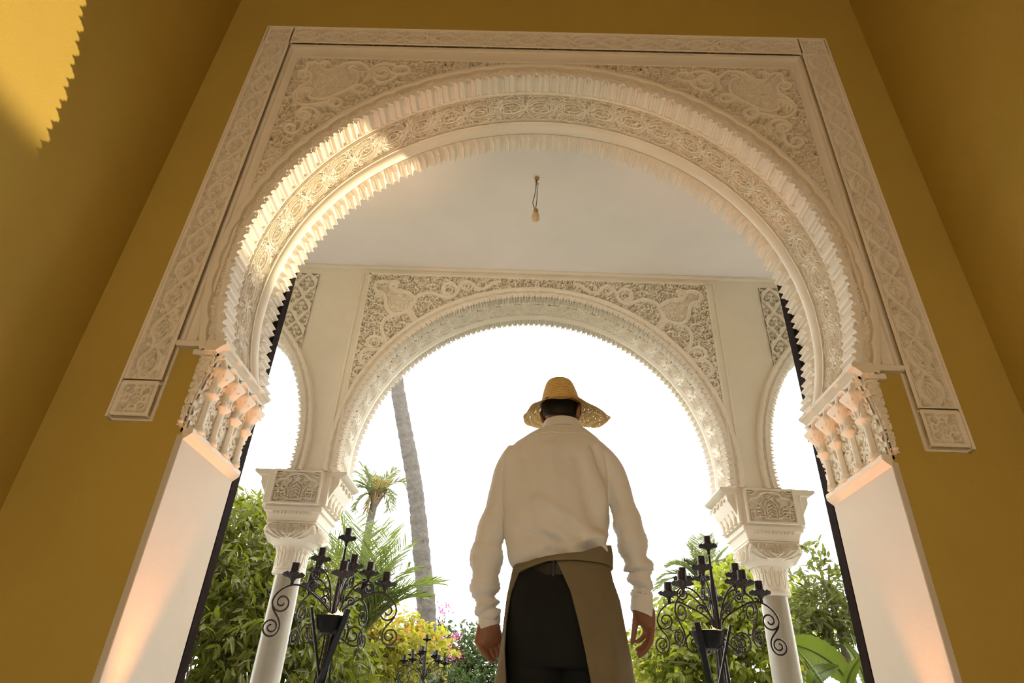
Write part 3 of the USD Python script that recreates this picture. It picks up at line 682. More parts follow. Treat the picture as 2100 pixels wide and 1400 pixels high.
# lattice panels (diamonds of lobed ribs filled with palmettes) above the side arches
def lattice(u0, u1, v0, v1, a, h):
    rib, leaf, bud = [], [], []
    for j in range(-1, int((v1 - v0) / h) + 3):
        for i in range(-1, int((u1 - u0) / a) + 3):
            c = np.array([u0 + (i + .5 * (j % 2)) * a, v1 - j * h * .5])
            for s in (-1, 1):   # an ogee from the top down to the side of the diamond
                rib.append(spl([c + (0, h * .5), c + (s * a * .16, h * .36), c + (s * a * .30, h * .30), c + (s * a * .38, h * .12), c + (s * a * .5, 0)], 16))
                rib.append(spl([c + (0, -h * .5), c + (s * a * .2, -h * .3), c + (s * a * .5, 0)], 10))
                for k, (x, y, r) in enumerate(((.10, .22, .085), (.21, .07, .095), (.16, -.10, .095))):
                    leaf.append(spiral(c + (s * a * x, h * y), a * r, 1.1, PI / 2 + s * .8, s, .2, 20))
                leaf.append(spl([c + (s * .02 * a, -h * .36), c + (s * a * .10, -h * .24), c + (s * a * .24, -h * .16)], 10))
                leaf.append(spl([c + (s * .01 * a, h * .02), c + (s * a * .06, h * .16), c + (s * a * .03, h * .30)], 10))
            bud += [c + np.array([(0, -.02 * h), (0, .05 * h)])]
            leaf.append(ring(c + (0, h * .25), a * .07, 14)); leaf.append(np.array([c + (0, -h * .4), c + (0, -h * .12)]))
    return rib, leaf, bud
for s in (-1, 1):
    u0, u1 = 2.185, 3.62
    rib, leaf, bud = lattice(u0, u1, 2.3, 4.235, .198, .285)
    m = relief(u0, u1, 2.45, 4.235, .0048, [(rib, .0155, .050, .005), (leaf, .0078, .038, 0), (bud, .018, .040, 0), ([np.array([(u0 + .002, 2.3), (u0 + .002, 4.24)])], .01, .03, 0)],
               lambda U, V, H: np.stack([XR + s * U, YR0 + .026 - H, V], -1), lambda U, V: np.hypot(U - DX, V - RZ) > 1.735)
    obj('lattice_panel', m, 'stucco', t2, smooth=True)

# --- columns
def column(s):
    cx, cy = XR + s * 1.93, (YR0 + YR1) / 2
    side = 'left' if s < 0 else 'right'
    t = thing('column', 'round pale marble column with carved white capital under the %s springing of the garden arch' % side, 'column', (cx, cy, 0), 'columns of the garden arcade')
    obj('base', cat(cbox(cx - .19, cx + .19, cy - .19, cy + .19, 0, .10, .01), lathe([(0, .10), (.17, .10), (.18, .13), (.17, .16), (.135, .18), (.14, .20), (.125, .22), (.11, .235), (0, .235)], (cx, cy))), 'marble', t, smooth=30)
    obj('shaft', lathe([(0, .23), (.108, .23), (.107, .6), (.104, 1.1), (.100, 1.40), (0, 1.40)], (cx, cy), 40), 'marble', t, smooth=40)
    # fluted necking with looped leaves
    r0 = .122; n = 7; L = 2 * PI * r0; cv = []
    for k in range(n):
        u = (k + .5) * L / n; w = L / n
        cv.append(spl([(u - w * .5, 1.60), (u - w * .42, 1.585), (u - w * .36, 1.55), (u - w * .34, 1.47), (u - w * .25, 1.452), (u - w * .16, 1.47), (u - w * .16, 1.56)], 24))
        cv.append(spl([(u + w * .5, 1.60), (u + w * .42, 1.585), (u + w * .36, 1.55), (u + w * .34, 1.47), (u + w * .25, 1.452), (u + w * .16, 1.47), (u + w * .16, 1.56)], 24))
    gr = lambda U, V: np.zeros_like(U)
    def on_cyl(U, V, H):
        R = r0 + .006 - H * .75 + .024 * np.clip((V - 1.54) / .07, 0, 1) ** 2
        return np.stack([cx + R * np.cos(U / r0), cy + R * np.sin(U / r0), V], -1)
    nk = relief(0, L, 1.43, 1.615, .004, [(cv, .0036, .009, 0)], on_cyl)
    nk = cat(nk, lathe([(.10, 1.395), (.126, 1.40), (.132, 1.41), (.132, 1.424), (.124, 1.434), (.10, 1.436)], (cx, cy), 40))
    obj('necking', nk, 'stucco', t, smooth=35)
    # capital: round below, square above, with acanthus scrolls on each face
    cap = []
    B = .205
    def face_pts(q, U, V, H):           # U in [-1, 1] along face q, V the height
        k = np.clip((V - 1.605) / .11, 0, 1); bul = B * (.74 + .26 * np.sin(k * PI / 2)) + .012 * np.sin(np.clip((V - 1.6) / .18, 0, 1) * PI) - .020 * np.clip((V - 1.69) / .09, 0, 1)
        a = U * PI / 4; sq = bul / np.maximum(np.cos(a), .3); ro = bul * (1.02 - .0 * V); mixk = np.clip((V - 1.64) / .08, 0, 1)
        R = ro * (1 - mixk) + np.minimum(sq, bul * 1.36) * mixk + H
        ang = a + q * PI / 2 - PI / 2
        return np.stack([cx + R * np.cos(ang), cy + R * np.sin(ang), V], -1)
    cv = []; z0 = 1.69
    for d in (-1, 1):
        cv += [spl([(0, 1.760), (d * .10, 1.735), (d * .16, 1.70), (d * .10, 1.668), (0, 1.66)], 24), spl([(0, 1.735), (d * .06, 1.715), (d * .08, 1.695), (0, 1.682)], 20),
               spl([(0, 1.655), (d * .12, 1.672), (d * .26, 1.70), (d * .32, 1.728), (d * .26, 1.74), (d * .23, 1.722)], 24), spl([(d * .04, 1.648), (d * .3, 1.66), (d * .5, 1.70), (d * .6, 1.745)], 20),
               spl([(d * .2, 1.645), (d * .5, 1.66), (d * .75, 1.70), (d * .9, 1.75)], 20), spl([(d * .4, 1.70), (d * .46, 1.73), (d * .40, 1.755)], 12), spl([(d * .62, 1.71), (d * .75, 1.73), (d * .72, 1.757)], 12), spl([(d * .5, 1.645), (d * .8, 1.66), (d * .97, 1.69)], 12),
               spl([(d * .3, 1.765), (d * .5, 1.757), (d * .9, 1.768)], 12)]
    sc2 = [np.asarray(c) * [.2, 1] for c in cv]
    U, V = np.meshgrid(np.linspace(-1, 1, 91), np.linspace(1.605, 1.772, 46), indexing='ij')
    H = heights(U * .2, V, [(sc2, .0055, .019, 0)], .0042)
    for q in range(4): cap.append(grid(face_pts(q, U, V, H)))
    cap.append(cbox(cx - .20, cx + .20, cy - .20, cy + .20, 1.765, 1.785, .004))
    obj('capital', cat(*cap), 'stucco', t, smooth=True)
    # impost block: necking slab with little dentils, carved panel, abacus
    b = [loft([(1.785, cx, cy, .205, .205, 30), (1.80, cx, cy, .207, .207, 30), (1.845, cx, cy, .222, .222, 30), (1.855, cx, cy, .238, .238, 30), (1.885, cx, cy, .242, .242, 30), (1.905, cx, cy, .232, .232, 30)], 64)]
    for k in range(11): b.append(box(cx - .15 + .03 * k - .005, cx - .15 + .03 * k + .006, cy - .246, cy - .21, 1.832, 1.848))
    b.append(box(cx - .222, cx + .222, cy - .242, cy + .242, 1.90, 2.197))
    obj('impost_block', cat(*b), 'plaster', t)
    pv = []
    for d in (-1, 1):
        for o in (0, .045):             # lobed arch, a double line with beads between
            k = 1 - o * 1.2
            pv.append(spl([(d * .80 * k, -.02), (d * .94 * k, .12), (d * .93 * k, .38 * k), (d * .76 * k, .52 * k), (d * .52 * k, .56 * k), (d * .44 * k, .70 * k), (d * .25 * k, .86 * k), (0, .90 * k)], 40))
        pv += [spl([(d * .28, -.78), (d * .30, -.2), (d * .22, .18), (0, .42)], 24), spl([(d * .19, -.78), (d * .20, -.2), (d * .12, .1), (0, .24)], 20)]
        for k in range(4): pv.append(np.array([(d * .17, -.52 + .2 * k - .12), (0, -.52 + .2 * k + .06)]))
        pv += [spiral((d * .34, .50), .10, 1.3, PI / 2, -d), spl([(d * .40, -.55), (d * .45, .02), (d * .60, .14), (d * .70, .0), (d * .62, -.14)], 24), spl([(d * .36, -.1), (d * .44, .14), (d * .36, .30), (d * .28, .40)], 16)]
        pv += [spl([(d * .46, -.25), (d * .62, -.18), (d * .78, -.28), (d * .62, -.36), (d * .46, -.27)], 20), spl([(d * .46, -.45), (d * .58, -.36), (d * .66, -.52), (d * .54, -.58), (d * .46, -.47)], 20), spl([(d * .50, -.02), (d * .60, .06), (d * .64, -.06), (d * .54, -.12), (d * .49, -.03)], 16)]
        pv += [rect(*sorted((d * .74, d * .90)), -.8, -.36), np.array([(d * .74, -.2), (d * .94, -.2)]), np.array([(d * .74, -.1), (d * .94, -.1)]), np.array([(d * .30, -.74), (d * .44, -.66)]), np.array([(d * .44, -.66), (d * .70, -.72)]), spl([(d * .60, .92), (d * .72, .76), (d * .94, .70)], 12), spl([(d * .66, .98), (d * .84, .86), (d * .98, .88)], 12)]
    pv += [ring((x, .56 + y), .07, 14) for x, y in ((-.09, .05), (.09, .05), (0, .12), (0, -.02))] + [np.array([(-.3, -.8), (.3, -.8)])]
    beads = []
    for d in (-1, 1):
        arcp = sample(spl([(d * .83, -.0), (d * .91, .12), (d * .90, .36), (d * .74, .50), (d * .50, .54), (d * .42, .68), (d * .24, .84), (0, .875)], 60), .07); beads += [np.array([q, q + .004]) for q in arcp]
    kx, kz, z0 = .185, .128, 2.045
    S_ = lambda cc: [np.asarray(c) * [kx, kz] + [0, z0] for c in cc]
    fr = [rect(-.192, .192, 1.912, 2.182)]
    obj('carved_panel', relief(-.205, .205, 1.902, 2.192, .0034, [(S_(pv), .0052, .024, 0), (fr, .010, .026, 0)], lambda U, V, H: np.stack([cx + U, cy - .243 - H, V], -1)), 'stucco', t, smooth=True)
    # corbels with little arcades on the two sides, under the arch springings
    co = []
    for d in (-1, 1):
        X = lambda x: cx + d * x
        co.append(prism([(X(.22), 2.197), (X(.385), 2.197), (X(.388), 2.18), (X(.372), 2.165), (X(.345), 2.15), (X(.22), 2.15)], cy - .235, cy + .245))
        co.append(prism([(X(.22), 2.155), (X(.330), 2.152), (X(.325), 2.09), (X(.285), 2.02), (X(.262), 1.97), (X(.258), 1.905), (X(.22), 1.90)], cy - .205, cy + .225))
        for k in range(4):
            y = cy - .15 + .105 * k; c = (X(.268), y)
            co.append(lathe([(0, 1.905), (.024, 1.907), (.022, 1.92), (.014, 1.93), (.014, 2.0), (.028, 2.02), (.018, 2.03), (.02, 2.06), (.04, 2.09), (.04, 2.10), (0, 2.10)], c, 12))
            th = np.linspace(0, PI, 9); co.append(tube(np.stack([np.full(9, X(.335)), y + .0525 + .04 * np.cos(th), 2.10 + .036 * np.sin(th)], -1), .008, 6))
        co.append(cbox(X(.20), X(.262), cy - .236, cy - .19, 1.91, 2.15, .004))
    obj('corbel', cat(*co), 'plaster', t, smooth=30)
column(-1); column(1)

# ================================================================== THINGS IN THE PORCH
# bare lamp socket hanging from the ceiling
bx, by = at(np.array((1101, 362.)), 3.72)[:2]; zb = at(np.array((1096, 453.)), 3.72)[2]
t = thing('hanging_socket', 'small bare bulb in a brown socket hanging on two thin wires from the porch ceiling', 'lamp', (bx, by, zb))
ztop = zb + .125
obj('ceiling_hook', cat(lathe([(0, ZC - .03), (.016, ZC - .028), (.02, ZC - .012), (.014, ZC), (0, ZC)], (bx, by), 12), tube(spl([(bx, by, ZC - .03), (bx - .008, by, ZC - .05), (bx + .004, by, ZC - .06), (bx + .012, by, ZC - .085)], 12), .003, 6)), 'socket_brown', t)
L = ZC - .03 - ztop
for pts in ([(0, 0), (.004, -.3), (.006, -.6), (-.004, -1)], [(-.004, 0), (-.007, -.3), (-.018, -.62), (-.026, -.8), (-.012, -.96), (-.006, -1)]):
    obj('wire', tube(spl([(bx + a, by, ZC - .03 + b * L) for a, b in pts], 40), .0034, 6), 'cable', t)
obj('socket', lathe([(0, zb + .13), (.012, zb + .128), (.019, zb + .118), (.020, zb + .104), (.015, zb + .10), (.014, zb + .086), (.018, zb + .082), (0, zb + .08)], (bx, by), 16), 'socket_brown', t, smooth=30)
obj('bulb', lathe([(0, zb), (.014, zb + .002), (.026, zb + .012), (.031, zb + .028), (.031, zb + .05), (.026, zb + .07), (.016, zb + .084), (0, zb + .085)], (bx, by), 20), 'bulb_glass', t, smooth=40)

# wrought iron candelabra
def scroll3(pts, ang, c):
    p = np.asarray(pts); return np.stack([c[0] + p[:, 0] * math.cos(ang), c[1] + p[:, 0] * math.sin(ang), p[:, 1]], -1)
def candle_cup(c, s=1.0):
    rim = []
    a = np.linspace(0, 2 * PI, 32, endpoint=False)
    pr = [(0, 0), (.010, .002), (.012, .012), (.009, .020), (.016, .034), (.022, .040), (.060, .060), (.062, .064), (.024, .056), (.020, .062), (.030, .068), (.030, .074), (.025, .078), (.024, .124), (.020, .124), (.020, .10), (0, .10)]
    P = np.array(pr) * s
    wav = 1 + .09 * np.cos(8 * a)[None] * (P[:, :1] > .05 * s)
    V = np.stack([c[0] + P[:, :1] * wav * np.cos(a), c[1] + P[:, :1] * wav * np.sin(a), c[2] + np.repeat(P[:, 1:], 32, 1) - .006 * s * np.cos(8 * a)[None] * (P[:, :1] > .05 * s)], -1)
    return fixed(grid(V, close_v=True))
def candelabrum(c, ztop, label, phase=0.0):
    t = thing('candelabrum', label, 'candelabra', (c[0], c[1], 0), 'iron candelabra')
    h = ztop - .13
    zl = ztop - .42                     # height of the lower arms' crest
    z0 = zl - .20                       # where the arms leave the pole
    obj('pole', lathe([(0, 0.0), (.03, .0), (.028, .05), (.020, z0 - .1), (.024, z0), (.022, z0 + .18), (.012, z0 + .34), (.008, h - .01), (0, h)], c, 14), 'iron', t, smooth=40)
    obj('candle_cup', candle_cup((c[0], c[1], h)), 'iron', t, smooth=35)
    rods = []
    for k in range(6):
        a = k * PI / 3 + .3 + phase; p = [(.20, 0), (.12, .25), (.05, .6), (.032, z0 - .12), (.036, z0)]
        rods.append(tube(scroll3(spl(p, 30), a, c), .0055, 6))
    obj('leg', cat(*rods[:3]), 'iron', t); obj('leg', cat(*rods[3:]), 'iron', t)
    sc = []
    for k in range(5):                  # closed scrolls hanging below the bowl of arms
        a = k * 2 * PI / 5 + phase + .5
        p = np.vstack([[(.03, z0)], spl([(.03, z0), (.10, z0 - .10), (.18, z0 - .12), (.21, z0 - .06)], 14), spiral((.15, z0 - .06), .06, 1.35, 0, 1, .2, 30)])
        sc.append(tube(scroll3(p, a, c), .0055, 6))
    obj('lower_scroll', cat(*sc), 'iron', t)
    for k in range(5):                  # lower tier: rise, crest, two spirals
        a = k * 2 * PI / 5 + phase
        cr = spl([(.02, z0 - .02), (.06, z0 + .09), (.16, zl - .045), (.27, zl), (.36, zl - .03), (.412, zl - .11)], 30)
        s1_ = spiral((.352, zl - .115), .06, 1.45, 0, -1, .22, 44)
        br = spl([(.405, zl - .145), (.375, zl - .185), (.340, zl - .235), (.345, zl - .29), (.385, zl - .315)], 24)
        s2_ = spiral((.388, zl - .262), .053, 1.5, -PI / 2 - .05, 1, .22, 44)
        for q_ in (cr, s1_, br, s2_): q_[:, 0] *= 1.0
        arm = obj('arm', cat(tube(scroll3(np.vstack([cr[:-1], s1_]), a, c), .0058, 7), tube(scroll3(np.vstack([br[:-1], s2_]), a, c), .0056, 7)), 'iron', t)
        q = scroll3([(.315, zl - .008)], a, c)[0]; obj('candle_cup', candle_cup(q, 1.12), 'iron', arm, smooth=35)
    for k in range(5):                  # upper tier: closer, steeper, ending in a curl
        a = k * 2 * PI / 5 + phase + .35; zu = zl + .075 + .035 * (k % 2)
        up = spl([(.025, z0 + .02), (.05, z0 + .14), (.09, zu - .06), (.15, zu - .005), (.205, zu), (.238, zu - .038)], 30)
        s1_ = spiral((.200, zu - .040), .038, 1.5, 0, -1, .22, 40)
        s3_ = spiral((.095, zu - .135), .032, 1.4, PI, -1, .25, 36)
        arm = obj('arm', cat(tube(scroll3(np.vstack([up[:-1], s1_]), a, c), .0055, 7), tube(scroll3(s3_, a, c), .0055, 6)), 'iron', t)
        q = scroll3([(.188, zu - .002)], a, c)[0]; obj('candle_cup', candle_cup(q, 1.06), 'iron', arm, smooth=35)
    return t
YCA = 4.45
cl = at(np.array((716., 1082.)), YCA); c_r = at(np.array((1449., 1098.)), YCA); cb = at(np.array((877., 1300.)), 10.2)
proto = candelabrum((cl[0], cl[1]), cl[2], 'tall iron candelabrum with scrolled arms in front of the left column', -.02)
copy_of(proto, (c_r[0], c_r[1], c_r[2] - cl[2]), 'tall iron candelabrum with scrolled arms in front of the right column', .05)
copy_of(proto, (cb[0], cb[1], cb[2] - cl[2]), 'distant iron candelabrum standing in the garden below the tall palm trunk', .5)
# fire bowls on crossed flat legs
def fire_bowl(px, y, label, rot, flame_h, tops):
    c = at(np.array(px, float), y); zr = c[2]
    t = thing('fire_bowl', label, 'fire bowl', (c[0], c[1], 0), 'fire bowls of the porch')
    R = .092
    obj('bowl', lathe([(0, zr - .085), (.05, zr - .083), (.075, zr - .06), (R, zr), (R + .006, zr + .004), (R, zr + .006), (R - .008, zr), (.068, zr - .05), (.045, zr - .07), (0, zr - .072)], c[:2], 36), 'bowl_iron', t, smooth=35)
    for k in range(3):
        a = rot + k * 2 * PI / 3
        top = np.array([c[0] + .125 * math.cos(a), c[1] + .125 * math.sin(a), zr + .04]); foot = np.array([c[0] - .20 * math.cos(a + .12), c[1] - .20 * math.sin(a + .12), 0.0])
        d = np.array([-math.sin(a), math.cos(a), 0]); ax = (foot - top) / np.linalg.norm(foot - top); n_ = np.cross(ax, d)
        q = np.array([p + d * i * .016 + n_ * j * .006 for p in (top, foot) for i in (-1, 1) for j in (-1, 1)])
        obj('leg', trimesh.convex.convex_hull(q), 'bowl_iron', t)
    rg = np.random.default_rng(7); cs = []
    for k in range(26):
        r, a = .075 * math.sqrt(rg.random()), rg.uniform(0, 2 * PI)
        m = trimesh.creation.icosphere(1, .016); m.vertices *= rg.uniform(.7, 1.2, (len(m.vertices), 1)); m.apply_translation((c[0] + r * math.cos(a), c[1] + r * math.sin(a), zr - .028 + rg.uniform(0, .014))); cs.append(m)
    obj('coals', cat(*cs), 'coal', t, kind='stuff')
    fl = []
    for k, (dx, dy, h, r) in enumerate(((0, 0, 1, .026), (.030, .01, .8, .024), (-.030, -.01, .6, .022), (.052, -.015, .5, .020), (.012, -.03, .65, .022), (-.012, .02, .8, .022))):
        z = np.linspace(0, 1, 9); rr = r * np.sin(np.clip(z * 1.15 + .12, 0, 1) * PI) ** .8 * (1 - .5 * z) + .0008
        pth = np.stack([c[0] + .02 + dx + .012 * np.sin(z * 3 + k), c[1] + dy + .008 * np.cos(z * 4 + k), zr - .012 + z * flame_h * h], -1); fl.append(tube(pth, rr, 8))
    obj('flame', cat(*fl), 'flame', t, smooth=60)
    g = UsdLux.SphereLight.Define(stage, str(t.GetPath()) + '/flame_light'); g.AddTranslateOp().Set(Gf.Vec3d(.0, .0, float(zr) + .05)); g.CreateRadiusAttr(.03); g.CreateIntensityAttr(90.0); g.CreateColorAttr(Gf.Vec3f(1, .42, .12))
fire_bowl((681, 1266), 3.86, 'black iron fire bowl with a lively flame on crossed legs before the left candelabrum', -.62, .068, None)
fire_bowl((1452, 1297), 3.86, 'black iron fire bowl with a small flame on crossed legs before the right candelabrum', -2.25, .050, None)

# ================================================================== THE MAN
YM = 2.45
def M_(px, y=YM): return at(np.array(px, float), y)
pc = M_((1150, 1150)); 
man = thing('person', 'man seen from behind walking out, in straw hat, white shirt and khaki apron', 'person', (pc[0], YM, 0))
def ringpx(l, r, ry, dy=0.0, n=2.3, k=1.0):
    a, b = M_(l), M_(r); z = (a[2] + b[2]) / 2
    return (z, (a[0] + b[0]) / 2, YM + dy, (b[0] - a[0]) / 2 * k, ry, n)
# shirt body
tor = [ringpx((1053, 1178), (1238, 1160), .118, .0), ringpx((1044, 1150), (1245, 1140), .128, -.004), ringpx((1037, 1105), (1247, 1105), .140, -.006), ringpx((1031, 1060), (1250, 1062), .146, -.004),
       ringpx((1026, 1000), (1246, 1000), .142, .0), ringpx((1030, 950), (1246, 950), .128, .004), ringpx((1052, 912), (1240, 912), .102, .012), ringpx((1086, 890), (1216, 890), .080, .022), ringpx((1113, 876), (1196, 876), .064, .03), ringpx((1121, 868), (1190, 868), .052, .036)]
body = mani(loft(tor, 56, 40))
def sleeve(rows):
    """rows: (outer px, inner px, depth offset)."""
    p, r = [], []
    for a, b, dy in rows:
        q0_, q1_ = M_(a), M_(b); p.append((q0_ + q1_) / 2 + (0, dy, 0)); r.append(np.linalg.norm(q1_ - q0_) / 2)
    p, r = np.array(p), np.array(r); t_ = np.linspace(0, 1, len(p)); u = np.linspace(0, 1, 46)
    return CubicSpline(t_, p)(u), np.maximum(CubicSpline(t_, r)(u), .02)
rowsL = [((1045, 905), (1085, 960), .01), ((1018, 945), (1066, 975), .005), ((1004, 995), (1052, 1005), .0), ((990, 1058), (1040, 1058), -.005), ((974, 1105), (1032, 1112), -.005), ((966, 1165), (1030, 1168), .01), ((967, 1215), (1023, 1212), .03), ((975, 1245), (1025, 1243), .038), ((983, 1256), (1024, 1256), .04)]
rowsR = [((1232, 903), (1200, 960), .01), ((1266, 932), (1222, 975), .005), ((1290, 975), (1238, 1000), .0), ((1309, 1045), (1251, 1050), -.01), ((1326, 1085), (1259, 1092), -.012), ((1333, 1130), (1272, 1145), .0), ((1343, 1160), (1284, 1172), .015), ((1341, 1195), (1294, 1200), .03), ((1338, 1214), (1300, 1216), .035)]
pL, rL = sleeve(rowsL); pR, rR = sleeve(rowsR)
sh = body
for p, r in ((pL, rL), (pR, rR)):
    sh = sh + mani(fixed(tube(p, r, 22, ry=r * .95)))
sh = tri(sh.refine_to_length(.013)); 
trimesh.smoothing.filter_taubin(sh, iterations=14)
def folds(m, amp):
    v = m.vertices; n = m.vertex_normals; d = np.zeros(len(v)); z = v[:, 2]; x = v[:, 0] - pc[0]
    q = np.stack([v[:, 0] * 7 + z * 1.5, v[:, 1] * 5, z * 3.2 + np.abs(x) * 2], -1)
    d += amp * 1.0 * (meshkit.fbm(q, 3, 3) - .5)
    for p, r, sg in ((pL, rL, -1), (pR, rR, 1)):      # sleeve creases, tighter towards the elbow and cuff
        dist, i = cKDTree(p).query(v); near = np.clip(1 - (dist - r[i] * .9) / .035, 0, 1) * (i > 10)
        s_ = i / len(p)
        ang = np.arctan2(v[:, 1] - p[i, 1], (v[:, 0] - p[i, 0]) * sg)
        w = np.sin(s_ * 46 + 1.2 * np.sin(ang * 1.0 + s_ * 5) + 1.5 * meshkit.noise(v * 14, 5))
        d += near * amp * .34 * np.clip((s_ - .25) * 2, 0, 1) * w
    hem = np.clip((z - 0.955) / .03, 0, 1) * np.clip((1.14 - z) / .14, 0, 1) * np.clip(.24 - np.abs(x - .01), 0, .1) * 10
    d += hem * amp * .7 * np.sin(x * 40 + 3 * meshkit.noise(v * 9, 8) + z * 25)
    # long folds from the shoulder blades towards the waist on the right
    back = np.clip((YM - v[:, 1]) / .1, 0, 1)
    for (x0, z0, x1, z1, a, wd) in ((.13, 1.42, .20, 1.20, -.012, .022), (.19, 1.40, .15, 1.16, .008, .03), (.06, 1.36, .12, 1.10, -.007, .04), (-.06, 1.40, -.02, 1.08, .006, .04), (-.15, 1.36, -.12, 1.08, -.006, .03), (-.10, 1.18, .12, 1.05, .008, .03), (-.13, 1.06, .1, 1.00, -.009, .02), (.02, 1.02, .19, 1.09, .010, .02), (-.18, 1.12, -.06, 1.02, .008, .02)):
        A, B = np.array([x0, z0]), np.array([x1, z1]); t_ = np.clip(((np.stack([x, z], -1) - A) @ (B - A)) / ((B - A) @ (B - A)), 0, 1)
        e = np.linalg.norm(np.stack([x, z], -1) - A - t_[:, None] * (B - A), axis=1); d += 1.7 * back * a * np.exp(-(e / (wd * .8)) ** 2)
    m.vertices = v + n * d[:, None]
folds(sh, .030)
obj('shirt', sh, 'shirt_cloth', man, smooth=True)
# yoke seam across the shoulders
ys_ = [M_(p) for p in ((1078, 901), (1110, 897), (1150, 896), (1190, 897), (1212, 900))]
_, sid = cKDTree(sh.vertices[:, [0, 2]]).query(np.array([(p[0], p[2]) for p in spl(ys_, 60)]), k=24)
seam = np.array([sh.vertices[ii[np.argmin(sh.vertices[ii, 1])]] for ii in sid]); seam[:, 1] = np.convolve(np.pad(seam[:, 1], 4, 'edge'), np.ones(9) / 9, 'valid')
seam[:, 2] = np.convolve(np.pad(seam[:, 2], 4, 'edge'), np.ones(9) / 9, 'valid')
obj('yoke_seam', tube(seam, .0022, 5), 'shirt_cloth', man)
def band_loft(c0, c1, r0, r1, ry0, ry1, thick, n=40, tilt=0.0, gap=None):
    """A cloth band (collar, cuff, waistband): inner and outer wall, open in the middle."""
    th = np.linspace(0, 2 * PI, n) if gap is None else np.linspace(gap[0], gap[1], n)
    rows = []
    for c, r, q, k in ((c0, r0, ry0, 0), (c1, r1, ry1, 0), (c1, r1, ry1, -thick), (c0, r0, ry0, -thick), (c0, r0, ry0, 0)):
        rows.append(np.stack([c[0] + (r + k) * np.cos(th), c[1] + (q + k) * np.sin(th), c[2] + tilt * np.sin(th) + 0 * th], -1))
    return grid(np.stack(rows))
nk = M_((1154, 869)); 
obj('collar', cat(band_loft((nk[0], YM + .040, nk[2] - .030), (nk[0], YM + .048, nk[2] + .020), .088, .076, .084, .074, .004, tilt=-.004),
    band_loft((nk[0], YM + .044, nk[2] - .026), (nk[0], YM + .048, nk[2] + .022), .096, .079, .096, .078, .004, tilt=-.004)), 'shirt_cloth', man, smooth=40)
# cuffs, open at the slit
def cuff(a0, a1, b0, b1, dy, sl):
    A, B, C, D = M_(a0), M_(a1), M_(b0), M_(b1)
    c0, c1 = (A + B) / 2 + (0, dy, 0), (C + D) / 2 + (0, dy + .008, 0); r0, r1 = np.linalg.norm(B - A) / 2, np.linalg.norm(D - C) / 2
    rows, th = [], np.linspace(0, 2 * PI, 34); ax = (c1 - c0) / np.linalg.norm(c1 - c0)
    for t_, k in ((0, 0), (.1, .003), (.9, .003), (1, .001), (1, -.004), (0, -.004), (0, 0)):
        c = c0 + (c1 - c0) * t_; r = r0 + (r1 - r0) * t_ + k
        rows.append(np.stack([c[0] + r * np.cos(th), c[1] + r * .86 * np.sin(th), c[2] + 0 * th + (.012 * np.cos(th) * sl if t_ > .5 else 0)], -1))
    m = grid(np.stack(rows))
    s0 = np.stack([c0 + (-sl * r0 * .62, -r0 * .70, .0), c1 + (-sl * r1 * .62, -r1 * .70, .0)])
    return cat(m, tube(np.linspace(s0[0], s0[1], 6) + (0, -.003, 0), .003, 6))
obj('cuff', cuff((982, 1250), (1025, 1248), (981, 1280), (1023, 1285), .040, 1), 'shirt_cloth', man, smooth=40)
obj('cuff', cuff((1300, 1211), (1341, 1211), (1299, 1258), (1341, 1252), .035, -1), 'shirt_cloth', man, smooth=40)

# body: head, neck, torso core, arms, hands, legs as one continuous surface
hd = M_((1153, 838)); hx, hz = hd[0], hd[2]
def J(px, y, r): q = at(np.array(px, float), y); return (*q, r)
TURN = -.45                                            # head turned to the right
def hp(x, y, z):                                       # head coordinates: x right, y to the face, z up
    c, s = math.cos(TURN), math.sin(TURN)
    y2, z2 = y * math.cos(-.22) - z * math.sin(-.22), y * math.sin(-.22) + z * math.cos(-.22)
    return (hx + c * x - s * y2, YM + .055 + s * x + c * y2, hz + z2)
def hb(x, y, z, r): return ball(hp(x, y, z), r, 18)
H = mf.Manifold.batch_hull
head = H([hb(0, -.022, .045, .078), hb(0, .030, .050, .072), hb(0, -.030, -.005, .066), hb(0, .035, -.01, .066)])
head = head + H([hb(0, .035, -.01, .064), hb(0, .060, -.085, .030), hb(-.034, .020, -.065, .030), hb(.034, .020, -.065, .030), hb(0, .075, -.05, .026)])
head = head + H([hb(0, .098, -.005, .008), hb(0, .115, -.030, .011), hb(-.012, .100, -.034, .009), hb(.012, .100, -.034, .009), hb(0, .092, .02, .008)])
head = head + H([hb(-.035, .086, .020, .012), hb(.035, .086, .020, .012)]) + H([hb(-.018, .094, -.058, .008), hb(.018, .094, -.058, .008)])
for d in (-1, 1):
    e = [hb(d * .078, .006, .018, .009), hb(d * .086, -.012, .028, .008), hb(d * .088, -.020, .005, .008), hb(d * .080, -.008, -.030, .008)]
    for i in range(3): head = head + H([e[i], e[i + 1]])
    head = head + H([hb(d * .074, .004, .01, .010), hb(d * .080, -.010, .005, .008), hb(d * .075, .0, -.022, .008)])
neck = H([hb(0, -.018, -.03, .054), ball((nk[0], YM + .045, nk[2] - .03), .060), ball((nk[0], YM + .05, nk[2] - .01), .057)]) + H([ball((nk[0], YM + .045, nk[2] - .03), .058), ball((nk[0], YM + .02, nk[2] - .13), .075)])
tc = [ringpx((1085, 1180), (1215, 1180), .09), ringpx((1060, 1060), (1220, 1060), .11), ringpx((1060, 990), (1215, 990), .11), ringpx((1085, 920), (1205, 920), .075, .01), ringpx((1120, 890), (1185, 890), .05, .03)]
core = mani(loft(tc, 32, 16))
skin = head + neck + core
for p, r in ((pL, rL), (pR, rR)):
    skin = skin + chain([(*q, max(.022, rr * .55)) for q, rr in list(zip(p, r))[3::6]], 12)
wL, wR = M_((1003, 1282)) + (0, .045, 0), M_((1319, 1252)) + (0, .045, 0)
